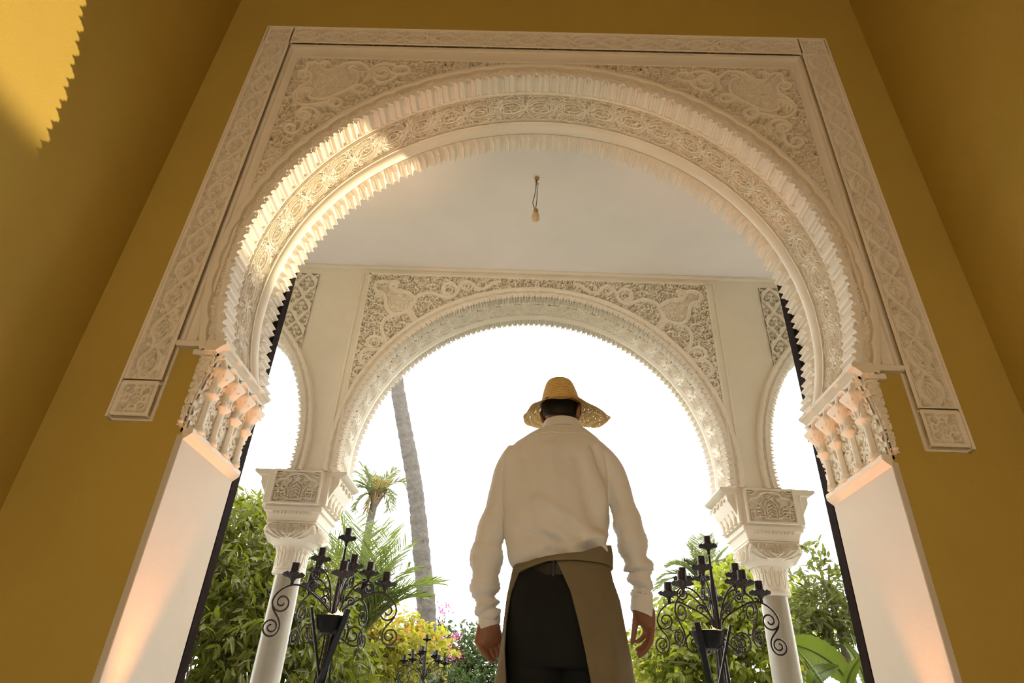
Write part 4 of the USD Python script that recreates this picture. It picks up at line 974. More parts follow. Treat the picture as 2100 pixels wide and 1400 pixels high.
skin = skin + chain([(*pL[-2], .026), (*wL, .027)], 14) + chain([(*pR[-2], .026), (*wR, .027)], 14)
def hand_from(pts_palm, fingers, y):
    ms = []
    pal = H([ball(at(np.array(p, float), y + dy), r, 14) for p, dy, r in pts_palm]); out = pal
    for f in fingers:
        out = out + chain([(*at(np.array(p, float), y + dy), r) for p, dy, r in f], 12)
    return out
yl = YM + .045
handL = hand_from([((990, 1284), .0, .021), ((1014, 1284), .0, .021), ((981, 1314), .0, .016), ((990, 1322), .0, .016), ((1006, 1324), .012, .016), ((1020, 1308), .018, .016)], [
    [((981, 1316), .004, .0115), ((989, 1334), -.018, .0105), ((1001, 1347), -.022, .009)][:3] + [((1002, 1350), -.020, .0085)],
    [((990, 1322), .006, .012), ((998, 1341), -.008, .011), ((1007, 1353), -.010, .0095), ((1008, 1356), -.008, .009)],
    [((1001, 1324), .014, .012), ((1009, 1341), .004, .011), ((1013, 1352), .002, .0095)],
    [((1012, 1320), .022, .0115), ((1019, 1335), .014, .0105), ((1020, 1343), .010, .0095)],
    [((1018, 1290), .022, .015), ((1027, 1310), .034, .013), ((1027, 1328), .034, .011)]], yl)
yr = YM + .045
handR = hand_from([((1307, 1256), .0, .019), ((1333, 1254), .0, .020), ((1336, 1284), .0, .016), ((1331, 1292), .01, .015), ((1324, 1284), .018, .016), ((1314, 1270), .012, .016)], [
    [((1305, 1262), .010, .014), ((1302, 1286), .014, .0115), ((1299, 1306), .014, .0100), ((1297, 1317), .012, .0085)],
    [((1326, 1284), .016, .0115), ((1322, 1302), .014, .0102), ((1313, 1312), .010, .0088), ((1306, 1315), .008, .0078)],
    [((1333, 1290), .010, .0118), ((1331, 1312), .010, .0105), ((1318, 1326), .004, .0092), ((1307, 1331), .0, .0082)],
    [((1336, 1290), .0, .0115), ((1335, 1316), -.004, .0102), ((1322, 1333), -.008, .0090), ((1309, 1341), -.010, .0080)],
    [((1338, 1288), -.010, .0105), ((1336, 1312), -.016, .0095), ((1325, 1334), -.020, .0085), ((1312, 1345), -.022, .0075)]], yr)
skin = skin + handL + handR
# legs inside the trousers, down to the ankles
hipz = M_((1150, 1200))[2]; px_ = pc[0]
legs = []
for d, yf in ((-1, -.06), (1, .07)):
    legs.append([(px_ + d * .085, YM, hipz - .05, .075), (px_ + d * .09, YM + yf * .5 + .015, .50, .052), (px_ + d * .095, YM + yf, .09, .036)])
    skin = skin + chain(legs[-1], 14)
skin = skin + H([ball((px_ - .07, YM, hipz - .02), .09), ball((px_ + .07, YM, hipz - .02), .09), ball((px_, YM, hipz + .14), .09)])
sk = tri(skin.refine_to_length(.0075)); trimesh.smoothing.filter_taubin(sk, iterations=7)
obj('body', sk, 'skin', man, smooth=True)
for d in (-1, 1): obj('eye', tri(hb(d * .032, .088, .002, .011)), 'eye_white', man, smooth=True)
hair = H([hb(0, -.026, .048, .083), hb(0, .03, .055, .076), hb(0, -.036, .002, .072), hb(0, -.030, -.03, .064), hb(0, .0, .01, .079)]) - H([hb(0, .16, -.05, .10), hb(0, .16, .05, .10), hb(-.1, .16, 0, .1), hb(.1, .16, 0, .1)])
for d in (-1, 1): hair = hair - H([hb(d * .12, .03, -.02, .048), hb(d * .12, .09, .02, .05), hb(d * .12, .0, -.05, .045)])
hair = hair.trim_by_plane((0, 0, -1), -(hz + .048)).trim_by_plane((0, -.25, .97), .97 * (hz - .034) - .25 * (YM + .0))
hm = tri(hair.refine_to_length(.008)); trimesh.smoothing.filter_taubin(hm, iterations=8); obj('hair', hm, 'hair', man, smooth=True)
# straw hat
ht = M_((1149, 766)); hl, hr = M_((1110, 822)), M_((1194, 822)); hcx = (hl[0] + hr[0]) / 2; hcz = (hl[2] + hr[2]) / 2 - .004; HY = YM + .050
rb = (hr[0] - hl[0]) / 2 + .002; topz = ht[2] - .012
th = np.linspace(0, 2 * PI, 72, endpoint=False)
def hat_ring(r, z, ry=1.10, lean=0.0): return np.stack([hcx + lean + r * np.cos(th), HY + r * ry * np.sin(th), z + 0 * th], -1)
zz = [(1.0, 0), (.965, .12), (.90, .30), (.84, .48), (.765, .66), (.69, .82), (.60, .93), (.46, .985), (.25, 1.01), (.02, 1.02)]
crown = [hat_ring(rb * k, hcz + (topz - hcz) * q, lean=-.008 * q) for k, q in zz]
crown = crown + [hat_ring(rb * k - .006, hcz + (topz - hcz) * q - .004, lean=-.008 * q) for k, q in reversed(zz)]
obj('hat_crown', grid(np.stack(crown), close_v=True), 'straw', man, smooth=50)
def brim_ring(t_, dz=0.0):
    back = np.clip(-np.sin(th), 0, 1); side_r = np.clip(np.cos(th), 0, 1); side_l = np.clip(-np.cos(th), 0, 1)
    w = .086 + .030 * side_r ** 2 - .004 * side_l - .030 * back + .012 * np.sin(3 * th + 1)
    slope = .46 * back + .50 * side_l ** 1.5 + .42 * side_r ** 1.5 * (1 - .35 * t_) + .10
    r = rb + w * t_
    wob = .006 * np.sin(5 * th + .7) * t_ + .004 * np.sin(9 * th) * t_
    return np.stack([hcx + r * np.cos(th), HY + (r * 1.06 + .004) * np.sin(th), hcz + .004 - w * t_ * slope + wob + dz], -1)
ts = np.linspace(0, 1, 13)
br = [brim_ring(q) for q in ts] + [brim_ring(q, -.004) for q in ts[::-1]]
obj('hat_brim', grid(np.stack(br + [br[0]]), close_v=True), 'straw_brim', man, smooth=50)
# trousers
tr = [ringpx((1062, 1158), (1232, 1158), .118, .0), ringpx((1056, 1185), (1238, 1185), .130, -.008), ringpx((1043, 1230), (1256, 1230), .142, -.014), ringpx((1042, 1290), (1262, 1290), .146, -.016), ringpx((1045, 1335), (1262, 1335), .142, -.012), ringpx((1050, 1375), (1262, 1375), .132, -.006)]
trz = mani(loft(tr, 48, 24))
for lg in legs:
    a, b, c = lg
    trz = trz + chain([(a[0], a[1] - .004, a[2] - .10, .120), (a[0], a[1], a[2] - .25, .102), (b[0], b[1], b[2], .090), (c[0], c[1], .26, .080), (c[0], c[1], .06, .080)], 22)
trz = trz.trim_by_plane((0, 0, 1), .045)
tm = tri(trz.refine_to_length(.02)); trimesh.smoothing.filter_taubin(tm, iterations=10)
tm.vertices += tm.vertex_normals * (.008 * (meshkit.fbm(tm.vertices * (9, 9, 4), 3, 9) - .5))[:, None]
obj('trousers', tm, 'trouser_cloth', man, smooth=True)
wz = M_((1110, 1180))[2]
bp = ringpx((1061, 1180), (1233, 1180), .130, -.006)
obj('belt', cat(band_loft((bp[1], bp[2], wz - .022), (bp[1], bp[2], wz + .018), bp[3] + .010, bp[3] + .008, bp[4] + .010, bp[4] + .008, .004), *[cbox(bp[1] + q - .006, bp[1] + q + .006, bp[2] - bp[4] - .014, bp[2] - bp[4] - .004, wz - .03, wz + .026, .002) for q in (-.03,)]), 'belt_leather', man)
for lg in legs:
    c = lg[2]
    shoe = H([ball((c[0], c[1] - .03, .035), .035), ball((c[0], c[1] + .06, .035), .040), ball((c[0] + .005, c[1] + .17, .028), .030), ball((c[0], c[1] - .02, .085), .036)]).trim_by_plane((0, 0, 1), 0.001)
    obj('shoe', tri(shoe), 'shoe_leather', man, smooth=40)
# apron: wraps round the front and sides, open at the back
def apron():
    rows = []
    zs = [(1053, 1168, 1250, 1153), (1047, 1190, 1256, 1188), (1038, 1230, 1270, 1230), (1030, 1290, 1281, 1290), (1022, 1345, 1291, 1340), (1012, 1400, 1301, 1400)]
    R = np.array([ringpx(z[:2], z[2:], .0)[:4] for z in zs])
    ry = np.array([.140, .152, .168, .182, .190, .198]); dyv = np.array([-.002, -.004, -.006, -.004, .0, .004])
    zl, zr_ = np.array([1170, 1200, 1240, 1290, 1340, 1400.]), None
    xl = np.array([M_((x, y))[0] for x, y in ((1100, 1170), (1062, 1200), (1047, 1235), (1039, 1290), (1036, 1345), (1037, 1400))])
    xr = np.array([M_((x, y))[0] for x, y in ((1133, 1168), (1146, 1196), (1163, 1240), (1178, 1290), (1190, 1345), (1201, 1400))])
    low = np.array([[.44, R[-1, 1] + .004, 0, R[-1, 3] * 1.04]])
    Z = np.concatenate([R[:, 0], [.40]]); C = np.concatenate([R[:, 1], [R[-1, 1] + .006]]); RX = np.concatenate([R[:, 3], [R[-1, 3] * 1.06]])
    RY = np.concatenate([ry, [.208]]); DY = np.concatenate([dyv, [.01]]); XL = np.concatenate([xl, [xl[-1] + .008]]); XRr = np.concatenate([xr, [xr[-1] + .03]])
    zi = np.linspace(Z[0], Z[-1], 46); I = lambda a: np.interp(-zi, -Z, a)
    C, RX, RY, DY, XL, XRr = map(I, (C, RX, RY, DY, XL, XRr))
    out, inn = [], []
    for i, z in enumerate(zi):
        aL = -PI + (PI / 2 - math.asin(np.clip((C[i] - XL[i]) / RX[i], -1, 1)))       # angle of the left flap's edge on the back
        aR = -math.acos(np.clip((XRr[i] - C[i]) / RX[i], -1, 1))
        a = np.linspace(aR, aL + 2 * PI, 120)
        k = (1 - (z - zi[-1]) / (zi[0] - zi[-1]))
        w = 1 + .020 * k * np.sin(a * 7 + 1.3 + k) + .012 * k * np.sin(a * 13) + .010 * k * np.sin(a * 3 + 4 * k)
        s = np.abs(np.sin(a)) ** .92 * np.sign(np.sin(a)); c = np.cos(a)
        P = np.stack([C[i] + RX[i] * w * c, YM + DY[i] + RY[i] * w * s, 0 * a + z], -1); out.append(P)
        inn.append(np.stack([C[i] + (RX[i] * w - .003) * c, YM + DY[i] + (RY[i] * w - .003) * s, 0 * a + z], -1))
    return grid(np.stack(out)), grid(np.stack(inn))
ap, ai = apron()
b0 = M_((1049, 1170)); b1 = M_((1249, 1148))
def sash():
    th_ = np.linspace(0, 2 * PI, 90); cx = (b0[0] + b1[0]) / 2; rx = (b1[0] - b0[0]) / 2 + .002; zt = np.interp(np.cos(th_), [-1, -.3, .35, 1], [M_((1050, 1172))[2], M_((1100, 1158))[2], M_((1165, 1150))[2], M_((1245, 1122))[2]])
    zb_ = np.interp(np.cos(th_), [-1, -.3, .2, 1], [M_((1050, 1186))[2], M_((1100, 1168))[2], M_((1150, 1166))[2], M_((1250, 1168))[2]])
    rows = []
    for z, k in ((zt, -.004), (zt, .004), ((zt + zb_) / 2, .009), (zb_, .006), (zb_, -.004)):
        kx_ = k + .004 - .014 * np.clip(-np.cos(th_), 0, 1); fr_ = np.clip(np.sin(th_) * 2.5, 0, 1); z = z * (1 - fr_) + fr_ * (np.minimum(z, zb_.mean() + .02))
        rows.append(np.stack([cx + (rx + kx_) * np.cos(th_), YM - .002 + (.158 + k) * np.sin(th_), z], -1))
    return grid(np.stack(rows))
ap_ = obj('apron', cat(ap, ai), 'apron_cloth', man, smooth=True)
obj('waistband', sash(), 'apron_cloth', ap_, smooth=50)

# ================================================================== THE GARDEN
def leaf_mesh(base, dirv, side, L, W, fold=.25, curl=.15, seg=3):
    """One leaf: a folded blade along dirv, `seg` lengths, tip pointed."""
    nrm = np.cross(dirv, side); rows = []
    for k in range(seg + 1):
        t_ = k / seg; w = W * math.sin(PI * min(1, .12 + .88 * t_)) ** .8 if k < seg else W * .03
        c = base + dirv * L * t_ - nrm * (curl * L * t_ * t_)
        rows.append([c - side * w * .5 + nrm * fold * w * .5, c, c + side * w * .5 + nrm * fold * w * .5])
    return np.array(rows)
def leaves(P, D, L, W, rg, fold=.3, curl=.2, seg=3):
    """Many leaves at once: base points P, directions D."""
    n = len(P); D = D / np.linalg.norm(D, axis=1, keepdims=True)
    S_ = np.cross(D, rg.normal(size=(n, 3))); S_ /= np.linalg.norm(S_, axis=1, keepdims=True); N = np.cross(D, S_); N *= np.where(N[:, 2:] < 0, -1, 1)
    L = np.broadcast_to(L, (n,)); W = np.broadcast_to(W, (n,)); rows = []
    for k in range(seg + 1):
        t_ = k / seg; w = W * (math.sin(PI * (.10 + .86 * t_)) ** .8 if k < seg else .04)
        c = P + D * (L * t_)[:, None] - N * (curl * L * t_ * t_)[:, None]
        rows.append(np.stack([c - S_ * (w * .5)[:, None] + N * (fold * w * .5)[:, None], c, c + S_ * (w * .5)[:, None] + N * (fold * w * .5)[:, None]], 1))
    return np.stack(rows, 1)                                  # n, seg+1, 3, 3
def leaf_tris(R):
    n, s = R.shape[:2]; q = []
    for k in range(s - 1):
        for j in range(2):
            a, b, c, d = k * 3 + j, k * 3 + j + 1, k * 3 + j + 4, k * 3 + j + 3; q += [[a, b, c], [a, c, d]]
    q = np.array(q); f = (np.arange(n)[:, None, None] * (s * 3) + q[None]).reshape(-1, 3)
    return trimesh.Trimesh(R.reshape(-1, 3), f, process=False)
def tree(name, label, catg, base, blobs, n, L, W, matl, rg, droop=.3, up=.1, trunk=None, n_parts=0, group=None, shell=.55, flowers=None, twig=True, clump=6):
    """blobs: (x, y, z, rx, ry, rz) of the crown; leaves sit in clumps at twig ends near the blobs' skins."""
    t = thing(name, label, catg, base, group)
    B = np.array(blobs, float)
    if not trunk:                       # hedges and bushes are leafy down to the ground
        G = B.copy(); G[:, 2] = np.minimum(B[:, 2] * .45, .8); G[:, 5] = np.maximum(G[:, 2] * .95, .2); B = np.vstack([B, G]); n = int(n * 2.2)
    wgt = B[:, 3] * B[:, 4] + B[:, 3] * B[:, 5]; wgt /= wgt.sum()
    nc = n // clump
    i = rg.choice(len(B), nc, p=wgt); d = rg.normal(size=(nc, 3)); d /= np.linalg.norm(d, axis=1, keepdims=True)
    r = shell + (1 - shell) * rg.random(nc) ** .6; r *= rg.uniform(.86, 1.08, nc)
    C = B[i, :3] + d * B[i, 3:] * r[:, None]; keep = C[:, 2] > .05; C, d = C[keep], d[keep]
    tw = d * (.7, .7, .5) + rg.normal(size=d.shape) * .55 + (0, 0, up); tw /= np.linalg.norm(tw, axis=1, keepdims=True)
    idx = np.repeat(np.arange(len(C)), clump); s_ = rg.random(len(idx)) * L * 1.7
    P = C[idx] + tw[idx] * s_[:, None] + rg.normal(size=(len(idx), 3)) * L * .12
    D = tw[idx] * .7 + rg.normal(size=P.shape) * .55 + (0, 0, -droop)
    Ls = L * rg.uniform(.65, 1.2, len(P)); R = leaves(P, D, Ls, Ls * (W / L) * rg.uniform(.8, 1.2, len(P)), rg, curl=.25)
    if n_parts:
        dist = np.linalg.norm(P - CAM, axis=1) + rg.random(len(P)) * .3 * L
        px_vis = np.argsort(dist)[:n_parts]; one = np.zeros(len(P), bool); one[px_vis] = True
        for k in px_vis: obj('leaf', leaf_tris(R[k:k + 1]), matl, t)
        R = R[~one]
    obj('foliage', leaf_tris(R), matl, t, kind='stuff')
    tb = []
    if trunk:
        for pth, r0, r1 in trunk: tb.append(tube(spl(pth, 24), np.linspace(r0, r1, 24) * (1 + .08 * rg.normal(size=24)), 10))
    if twig:
        root = np.array(trunk[0][0][-1]) if trunk else np.array(base) + (0, 0, .3)
        for k in rg.choice(len(C), min(90, len(C)), replace=False):
            a = B[i[keep][k], :3] * .6 + root * .4; tb.append(tube(spl([root, a + rg.normal(size=3) * .1, C[k]], 8), np.linspace(.022, .005, 8) * max(1, L * 8), 5))
    if tb: obj('trunk', cat(*tb), 'bark', t)
    if flowers:
        m_, k_, size, zone = flowers
        c = np.array(zone)[rg.integers(0, len(zone), k_)] + rg.normal(size=(k_, 3)) * np.array([.16, .16, .12])
        fi = np.repeat(np.arange(k_), 14); P = c[fi] + rg.normal(size=(len(fi), 3)) * size * 1.3; D = rg.normal(size=P.shape)
        obj('flowers', leaf_tris(leaves(P, D, size, size * .85, rg, seg=2)), m_, t, kind='stuff')
    return t
def frond(base, path, nl, Lf, rg, w=.030, hang=.35, vee=.6, tipk=.35, start=.18, rach=.012):
    """A pinnate palm frond along a path of points: the rachis and its leaflets."""
    p = spl(path, 40); T = np.gradient(p, axis=0); T /= np.linalg.norm(T, axis=1, keepdims=True)
    u = np.linspace(start, .995, nl); P = np.stack([np.interp(u, np.linspace(0, 1, 40), p[:, k]) for k in range(3)], -1); Q = np.stack([np.interp(u, np.linspace(0, 1, 40), T[:, k]) for k in range(3)], -1)
    up = np.array([0, 0, 1.0]); side = np.cross(Q, up); side /= np.maximum(np.linalg.norm(side, axis=1, keepdims=True), 1e-6); nn = np.cross(side, Q)
    ln = Lf * (np.sin(PI * np.clip(.18 + .82 * (u - start) / (1 - start), 0, 1) * .92) ** .7 + tipk * u) * rg.uniform(.9, 1.08, nl)
    out = []
    for sg in (-1, 1):
        D = side * sg * .8 + Q * rg.uniform(.65, .95, (nl, 1)) + nn * vee * .4 - up * hang * rg.uniform(.3, 1.0, (nl, 1))
        out.append(leaf_tris(leaves(P, D, ln, w * rg.uniform(.8, 1.1, nl), rg, fold=.5, curl=.12)))
    return cat(tube(p, np.linspace(rach, rach * .2, 40), 6), *out)
rg = np.random.default_rng(77)
# 1 the dense drooping evergreen behind the left column
def W(px, y): return at(np.array(px, float), y)
def blob(px, y, rx, ry, rz): return (*W(px, y), rx, ry, rz)
tree('evergreen_tree', 'tall dense evergreen with long drooping glossy leaves behind the left column', 'tree', (-3.4, 7.6, 0),
     [blob((470, 1130), 7.4, .55, .6, .55), blob((440, 1230), 7.2, .75, .7, .6), blob((520, 1160), 7.6, .55, .6, .5), blob((540, 1260), 7.3, .60, .7, .6), blob((410, 1330), 7.0, .8, .7, .6), blob((560, 1360), 7.0, .7, .7, .6), blob((640, 1240), 7.8, .45, .5, .5), blob((620, 1340), 7.4, .6, .5, .6), blob((500, 1080), 7.6, .38, .4, .40), blob((445, 1105), 7.4, .3, .4, .4), blob((680, 1390), 7.5, .5, .5, .4)],
     15000, .125, .036, 'leaf_deep', rg, droop=.55, up=-.1, trunk=[([(-3.4, 7.6, 0), (-3.35, 7.6, .7), (-3.4, 7.5, 1.4)], .09, .06)], n_parts=260, clump=7)
# 2 yellow-green shrubs in the middle
tree('lime_shrub', 'yellow green tree with rounded leaves between the left candelabrum and the tall palm', 'tree', (-2.9, 11.7, 0),
     [blob((730, 1290), 11.70, 0.64, 0.33, 0.46), blob((790, 1285), 11.90, 0.64, 0.33, 0.41), blob((760, 1330), 11.49, 0.90, 0.41, 0.38), blob((700, 1330), 11.49, 0.64, 0.33, 0.52), blob((850, 1330), 12.12, 0.59, 0.33, 0.37), blob((820, 1345), 11.70, 0.64, 0.33, 0.33), blob((660, 1290), 11.49, 0.59, 0.33, 0.64)],
     5200, .105, .058, 'leaf_lime', rg, droop=.4, trunk=[([(*W((738, 1400), 11.7)[:2], 0), (*W((742, 1400), 11.7)[:2], .45), W((735, 1340), 11.7)], .05, .035)], flowers=('petal_orange', 7, .05, [W((770, 1290), 11.2), W((760, 1285), 11.2), W((868, 1318), 11.4), W((820, 1285), 11.4)]))
tree('lime_shrub', 'small pale yellow green bush under the distant candelabrum', 'shrub', (-2.1, 15.0, 0),
     [blob((880, 1330), 15.24, 0.55, 0.20, 0.44), blob((850, 1360), 15.00, 0.79, 0.24, 0.38), blob((800, 1380), 14.75, 0.63, 0.20, 0.32)], 1700, .095, .055, 'leaf_lime', rg, droop=.3, twig=False)
# 3 bougainvillea hedges
tree('bougainvillea', 'dark green bougainvillea hedge with pink blossom left of the man', 'hedge', (-1.0, 18.0, 0),
     [blob((930, 1345), 18.20, 1.17, 0.63, 0.84), blob((985, 1355), 18.20, 1.17, 0.63, 0.84), blob((890, 1375), 17.74, 1.18, 0.63, 0.78), blob((1030, 1372), 18.20, 1.17, 0.63, 0.78), blob((940, 1400), 17.50, 1.97, 0.63, 0.78), blob((1020, 1400), 17.50, 1.57, 0.63, 0.78), blob((880, 1310), 18.67, 0.66, 0.40, 0.46)],
     13000, .085, .055, 'leaf_dark', rg, droop=.1, up=.2, twig=False, flowers=('petal_pink', 26, .055, [W(p, 17.2) for p in ((905, 1250), (888, 1275), (870, 1258), (912, 1308), (922, 1310), (930, 1338), (932, 1333), (895, 1272), (850, 1265))]))
tree('bougainvillea', 'bougainvillea bush with magenta blossom by the right hand of the man', 'hedge', (2.8, 13, 0),
     [blob((1345, 1360), 14.20, 0.76, 0.76, 0.55), blob((1390, 1355), 14.20, 0.87, 0.76, 0.55), blob((1310, 1375), 14.20, 0.66, 0.66, 0.44), blob((1430, 1345), 14.20, 0.87, 0.66, 0.55)], 5200, .085, .055, 'leaf_olive', rg, droop=.1, up=.2, twig=False,
     flowers=('petal_pink', 22, .06, [W(p, 13.5) for p in ((1352, 1330), (1362, 1325), (1376, 1330), (1385, 1338), (1345, 1333))]))
tree('dark_hedge', 'low dark clipped hedge at the foot of the lime tree', 'hedge', (-3.6, 12.9, 0), [blob((700, 1400), 12.90, 1.24, 0.26, 0.44), blob((790, 1398), 12.90, 1.13, 0.26, 0.44), blob((870, 1400), 12.90, 1.01, 0.26, 0.37)], 3600, .07, .045, 'leaf_dark', rg, droop=0, twig=False)
# 4 trees to the right
tree('garden_tree', 'light green leafy tree behind the right candelabrum and column', 'tree', (3.2, 8.6, 0),
     [blob((1505, 1232), 8.4, .42, .5, .38), blob((1448, 1272), 8.4, .42, .5, .36), blob((1530, 1250), 8.3, .55, .6, .45), blob((1402, 1315), 8.4, .38, .5, .3), blob((1470, 1290), 8.2, .7, .6, .5), blob((1560, 1225), 8.6, .38, .5, .35), blob((1390, 1330), 8.2, .5, .5, .4), blob((1540, 1330), 8.0, .8, .6, .5), blob((1612, 1262), 8.6, .32, .4, .30), blob((1640, 1300), 8.6, .35, .4, .3), blob((1450, 1370), 8.0, .8, .6, .4), blob((1522, 1200), 8.6, .26, .4, .22)],
     9500, .105, .05, 'leaf_mid', rg, droop=.4, trunk=[([(3.2, 8.6, 0), (3.15, 8.6, .8), (3.2, 8.5, 1.5)], .07, .05)], n_parts=160)
tree('lime_shrub', 'pale lime bush low at the right knee of the man', 'shrub', (2.6, 11.4, 0), [blob((1345, 1390), 11.40, 0.44, 0.44, 0.25), blob((1395, 1385), 11.40, 0.57, 0.44, 0.32), blob((1320, 1400), 11.40, 0.38, 0.44, 0.19)], 1500, .08, .045, 'leaf_lime', rg, droop=.1, twig=False)
tree('slender_shrub', 'slender upright shrub with sparse leafy shoots beside the right door leaf', 'shrub', (*W((1745, 1400), 6.75)[:2], 0),
     [blob((1668, 1160), 6.75, .10, .2, .22), blob((1680, 1200), 6.75, .16, .25, .22), blob((1695, 1240), 6.75, .26, .3, .2), blob((1730, 1225), 6.75, .16, .25, .18), blob((1710, 1290), 6.75, .34, .35, .22), blob((1740, 1320), 6.75, .30, .3, .25), blob((1670, 1300), 6.8, .28, .3, .22), blob((1650, 1255), 6.8, .25, .3, .2)],
     1500, .105, .034, 'leaf_olive', rg, droop=-.05, up=.35, trunk=[([(*W((1745, 1400), 6.75)[:2], 0), W((1740, 1360), 6.75), W((1722, 1290), 6.75)], .05, .035), ([W((1722, 1290), 6.75), W((1700, 1220), 6.75), W((1672, 1145), 6.75)], .028, .006), ([W((1722, 1290), 6.75), W((1735, 1250), 6.75), W((1728, 1210), 6.75)], .02, .006)], n_parts=200, shell=.2, clump=5, twig=False)
# 5 banana plant
tb_ = thing('banana_plant', 'banana plant with one broad backlit leaf and narrower ones right of the right column', 'plant', (*W((1790, 1400), 6.1)[:2], 0))
def banana_leaf(path, wid, twist, fold=.15):
    p = spl(path, 30); T = np.gradient(p, axis=0); T /= np.linalg.norm(T, axis=1, keepdims=True); s = np.cross(T, np.array(twist, float)); s /= np.linalg.norm(s, axis=1, keepdims=True); n_ = np.cross(s, T)
    u = np.linspace(0, 1, 30); w = wid * np.sin(PI * np.clip(.08 + u * .9, 0, 1)) ** .6
    k = np.linspace(-1, 1, 13)
    rip = 1 + .05 * np.sin(u * 60)[:, None] * np.abs(k)
    P = p[:, None] + s[:, None] * (w[:, None] * k * rip)[..., None] + n_[:, None] * (fold * w[:, None] * np.abs(k) + .006 * np.sin(u * 95)[:, None] * np.abs(k))[..., None]
    return cat(grid(P), tube(p, np.linspace(.014, .004, 30), 6))
for path, wid, tw in (([W((1740, 1400), 6.2), W((1720, 1372), 6.2), W((1680, 1342), 6.15), W((1640, 1325), 6.1), W((1610, 1322), 6.1)], .135, (0, -1, .15)),
                      ([W((1700, 1420), 5.9), W((1672, 1380), 5.9), W((1650, 1350), 5.9), W((1632, 1330), 5.9)], .06, (0, -.3, 1)),
                      ([W((1780, 1420), 6.3), W((1765, 1370), 6.3), W((1745, 1335), 6.3), W((1730, 1318), 6.3)], .07, (.3, -.8, .3)),
                      ([W((1660, 1420), 6.0), W((1668, 1395), 6.0), W((1690, 1375), 6.1), W((1720, 1365), 6.1)], .07, (.1, -.7, .5)),
                      ([W((1735, 1425), 5.9), W((1742, 1385), 5.9), W((1762, 1350), 5.9)], .05, (.2, -.8, .3))):
    obj('leaf', banana_leaf(path, wid, tw), 'banana', tb_, smooth=True)
b_ = W((1760, 1400), 6.1); obj('stem', tube(spl([(*b_[:2], 0), (b_[0] - .02, b_[1], .3), (b_[0] - .05, b_[1], .62)], 12), np.linspace(.07, .05, 12), 12), 'banana', tb_, smooth=True)
# 6 palms
def trunk_mesh(path, r0, r1, rg, ringp=.09, amp=.05):
    p = spl(path, 160); l = np.concatenate([[0], np.cumsum(np.linalg.norm(np.diff(p, axis=0), axis=1))])
    r = np.linspace(r0, r1, 160) * (1 + amp * (((l / ringp) % 1) - .5) + .03 * rg.normal(size=160)); return tube(p, r, 14)
yt = 14.2
t = thing('tall_palm', 'very tall leaning palm with bare ringed trunk, its crown hidden above the garden arch', 'palm tree', (*W((880, 1400), yt)[:2], 0))
g0 = W((878, 1340), yt)
tp = [(g0[0] + .02, yt, 0), (g0[0], yt, .6), W((876, 1290), yt), W((866, 1150), yt), W((851, 1000), yt), W((830, 880), yt), W((811, 770), yt), W((800, 690), yt), W((792, 610), yt)]
obj('trunk', trunk_mesh(tp, .198, .170, rg), 'palm_bark', t, smooth=True)
top = W((792, 610), yt)
for k in range(18):
    a = k * 2.4; el = rg.uniform(.0, 1.0); l = rg.uniform(1.5, 2.0); d = np.array([math.cos(a), math.sin(a), 0])
    obj('frond', frond(top, [top, top + d * l * .35 + (0, 0, .35 * l * (el + .3)), top + d * l * .75 + (0, 0, .4 * l * el), top + d * l + (0, 0, l * (.3 * el - .2))], 34, .38, rg, w=.028), 'leaf_palm_far', t)
tipf = W((834, 772), yt)
obj('frond', frond(top, [top, (top + tipf) / 2 + (.28, 0, .3), tipf + (.05, 0, .25), tipf], 30, .16, rg, w=.016, hang=1.0), 'leaf_palm_far', t, label='thin withered frond hanging down')
ys2 = 18.0
t = thing('fan_palm', 'slender smaller palm with a ragged crown left of the tall trunk', 'palm tree', (*W((742, 1400), ys2)[:2], 0))
c0 = W((769, 1032), ys2); gb = W((745, 1150), ys2)
obj('trunk', trunk_mesh([(gb[0] - .25, ys2, 0), (gb[0] - .12, ys2, 2.0), gb, W((755, 1090), ys2), c0 + (0, 0, .15)], .135, .105, rg, amp=.08), 'palm_bark', t, smooth=True)
obj('crown_shaft', cat(*[tube(spl([c0 + (0, 0, -.15), c0 + (.10 * math.cos(a), .10 * math.sin(a), .05), c0 + (.20 * math.cos(a) * q, .2 * math.sin(a) * q, .45)], 8), np.linspace(.05, .018, 8), 6) for a, q in zip(np.arange(18) * 2.4, np.tile((.5, 1, 1.5), 6))]), 'palm_fibre', t)
for tip, lift, mt in (((742, 955), .0, 'leaf_palm_far'), ((722, 992), .15, 'leaf_palm_far'), ((812, 965), .0, 'leaf_palm_far'), ((800, 975), .0, 'leaf_palm_far'), ((832, 998), .25, 'leaf_palm_far'), ((700, 1030), .45, 'leaf_palm_far'), ((730, 1042), .25, 'leaf_palm_far'), ((800, 1025), .3, 'leaf_palm_far'), ((797, 1044), .35, 'leaf_palm_far'), ((752, 965), .0, 'leaf_palm_far'), ((765, 975), .0, 'leaf_palm_far'), ((735, 970), .0, 'leaf_palm_far'), ((755, 1042), .3, 'leaf_yellow'), ((785, 985), .0, 'leaf_yellow')):
    e = W(tip, ys2 + rg.uniform(-.8, .8)); b = c0 + (0, 0, .1)
    obj('frond', frond(b, [b, b + (e - b) * .45 + (0, 0, .12 + lift * .7), b + (e - b) * .8 + (0, 0, .10 + lift * .6), e], 34, .34, rg, w=.030, hang=.3), mt, t)
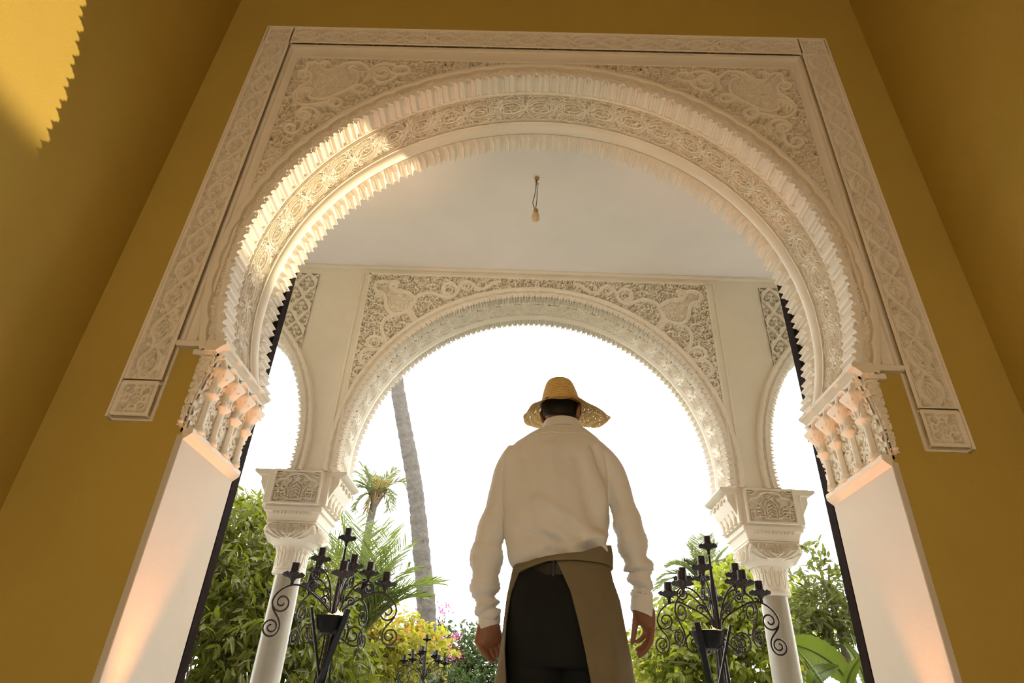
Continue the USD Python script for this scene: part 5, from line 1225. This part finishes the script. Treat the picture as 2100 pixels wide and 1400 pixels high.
def young_palm(label, base, tips, mt, y, Lf=.30, w=.022, nl=34, grp=None):
    t = thing('young_palm', label, 'palm tree', (*base[:2], 0), grp)
    obj('trunk', trunk_mesh([(*base[:2], 0), (base[0], base[1], max(.2, base[2] * .5)), base], .12, .10, rg), 'palm_fibre', t, smooth=True)
    for (tip, dy, lift) in tips:
        e = W(tip, y + dy); l = np.linalg.norm(e - base)
        obj('frond', frond(base, [base, base + (e - base) * .35 + (0, 0, .10 * l + lift * .5), base + (e - base) * .72 + (0, 0, .09 * l + lift * .55), e], nl, Lf * min(1.2, .5 + l * .4), rg, w=w, hang=.15, vee=.5), mt, t)
young_palm('bushy young palm with long feathery fronds behind the left candelabrum', W((720, 1330), 9.7), [((697, 1052), 0, 0), ((668, 1075), -.3, 0), ((640, 1110), .2, 0), ((728, 1065), .3, 0), ((745, 1085), -.2, 0), ((779, 1085), .2, 0), ((800, 1095), .4, 0), ((832, 1120), -.2, .05), ((840, 1165), -.4, .1), ((858, 1200), -.3, .15), ((800, 1150), .4, .05), ((700, 1110), .5, 0), ((680, 1130), -.5, .05), ((895, 1196), .2, .10), ((770, 1130), -.5, 0), ((820, 1215), .1, .2), ((870, 1225), .3, .12), ((655, 1150), .0, .1), ((760, 1180), -.6, .1)], 'leaf_palm', 9.7, Lf=.38, w=.025)
young_palm('spiky young palm peeping over the evergreen at the left door leaf', W((512, 1120), 10.5), [((505, 1008), 0, 0), ((490, 1015), .2, 0), ((520, 1012), -.2, 0), ((475, 1028), .1, 0), ((538, 1028), .2, 0), ((548, 1040), -.3, 0), ((478, 1048), -.1, 0), ((500, 1022), .4, 0), ((530, 1040), .3, 0), ((462, 995), .3, .05)], 'leaf_palm_far', 10.5, Lf=.2)
young_palm('pale young palm rising behind the right candelabrum', W((1446, 1205), 10.6), [((1412, 1118), 0, 0), ((1430, 1105), .2, 0), ((1448, 1100), .3, 0), ((1468, 1112), -.2, 0), ((1482, 1128), .2, 0), ((1395, 1150), -.2, .05), ((1372, 1160), .2, .1), ((1355, 1185), .0, .1), ((1350, 1205), -.3, .1), ((1372, 1215), .4, .1), ((1500, 1150), .1, .05), ((1420, 1150), -.3, 0), ((1440, 1135), -.4, 0), ((1360, 1232), .2, .1), ((1470, 1150), .5, 0)], 'leaf_palm_far', 10.6, Lf=.26)
young_palm('small palm crown half hidden by the right capital', W((1503, 1190), 11.8), [((1490, 1150), 0, .02), ((1500, 1140), .2, 0), ((1520, 1148), -.2, .02), ((1480, 1162), .2, .05), ((1512, 1158), .3, .03)], 'leaf_palm_far', 11.8, Lf=.22)
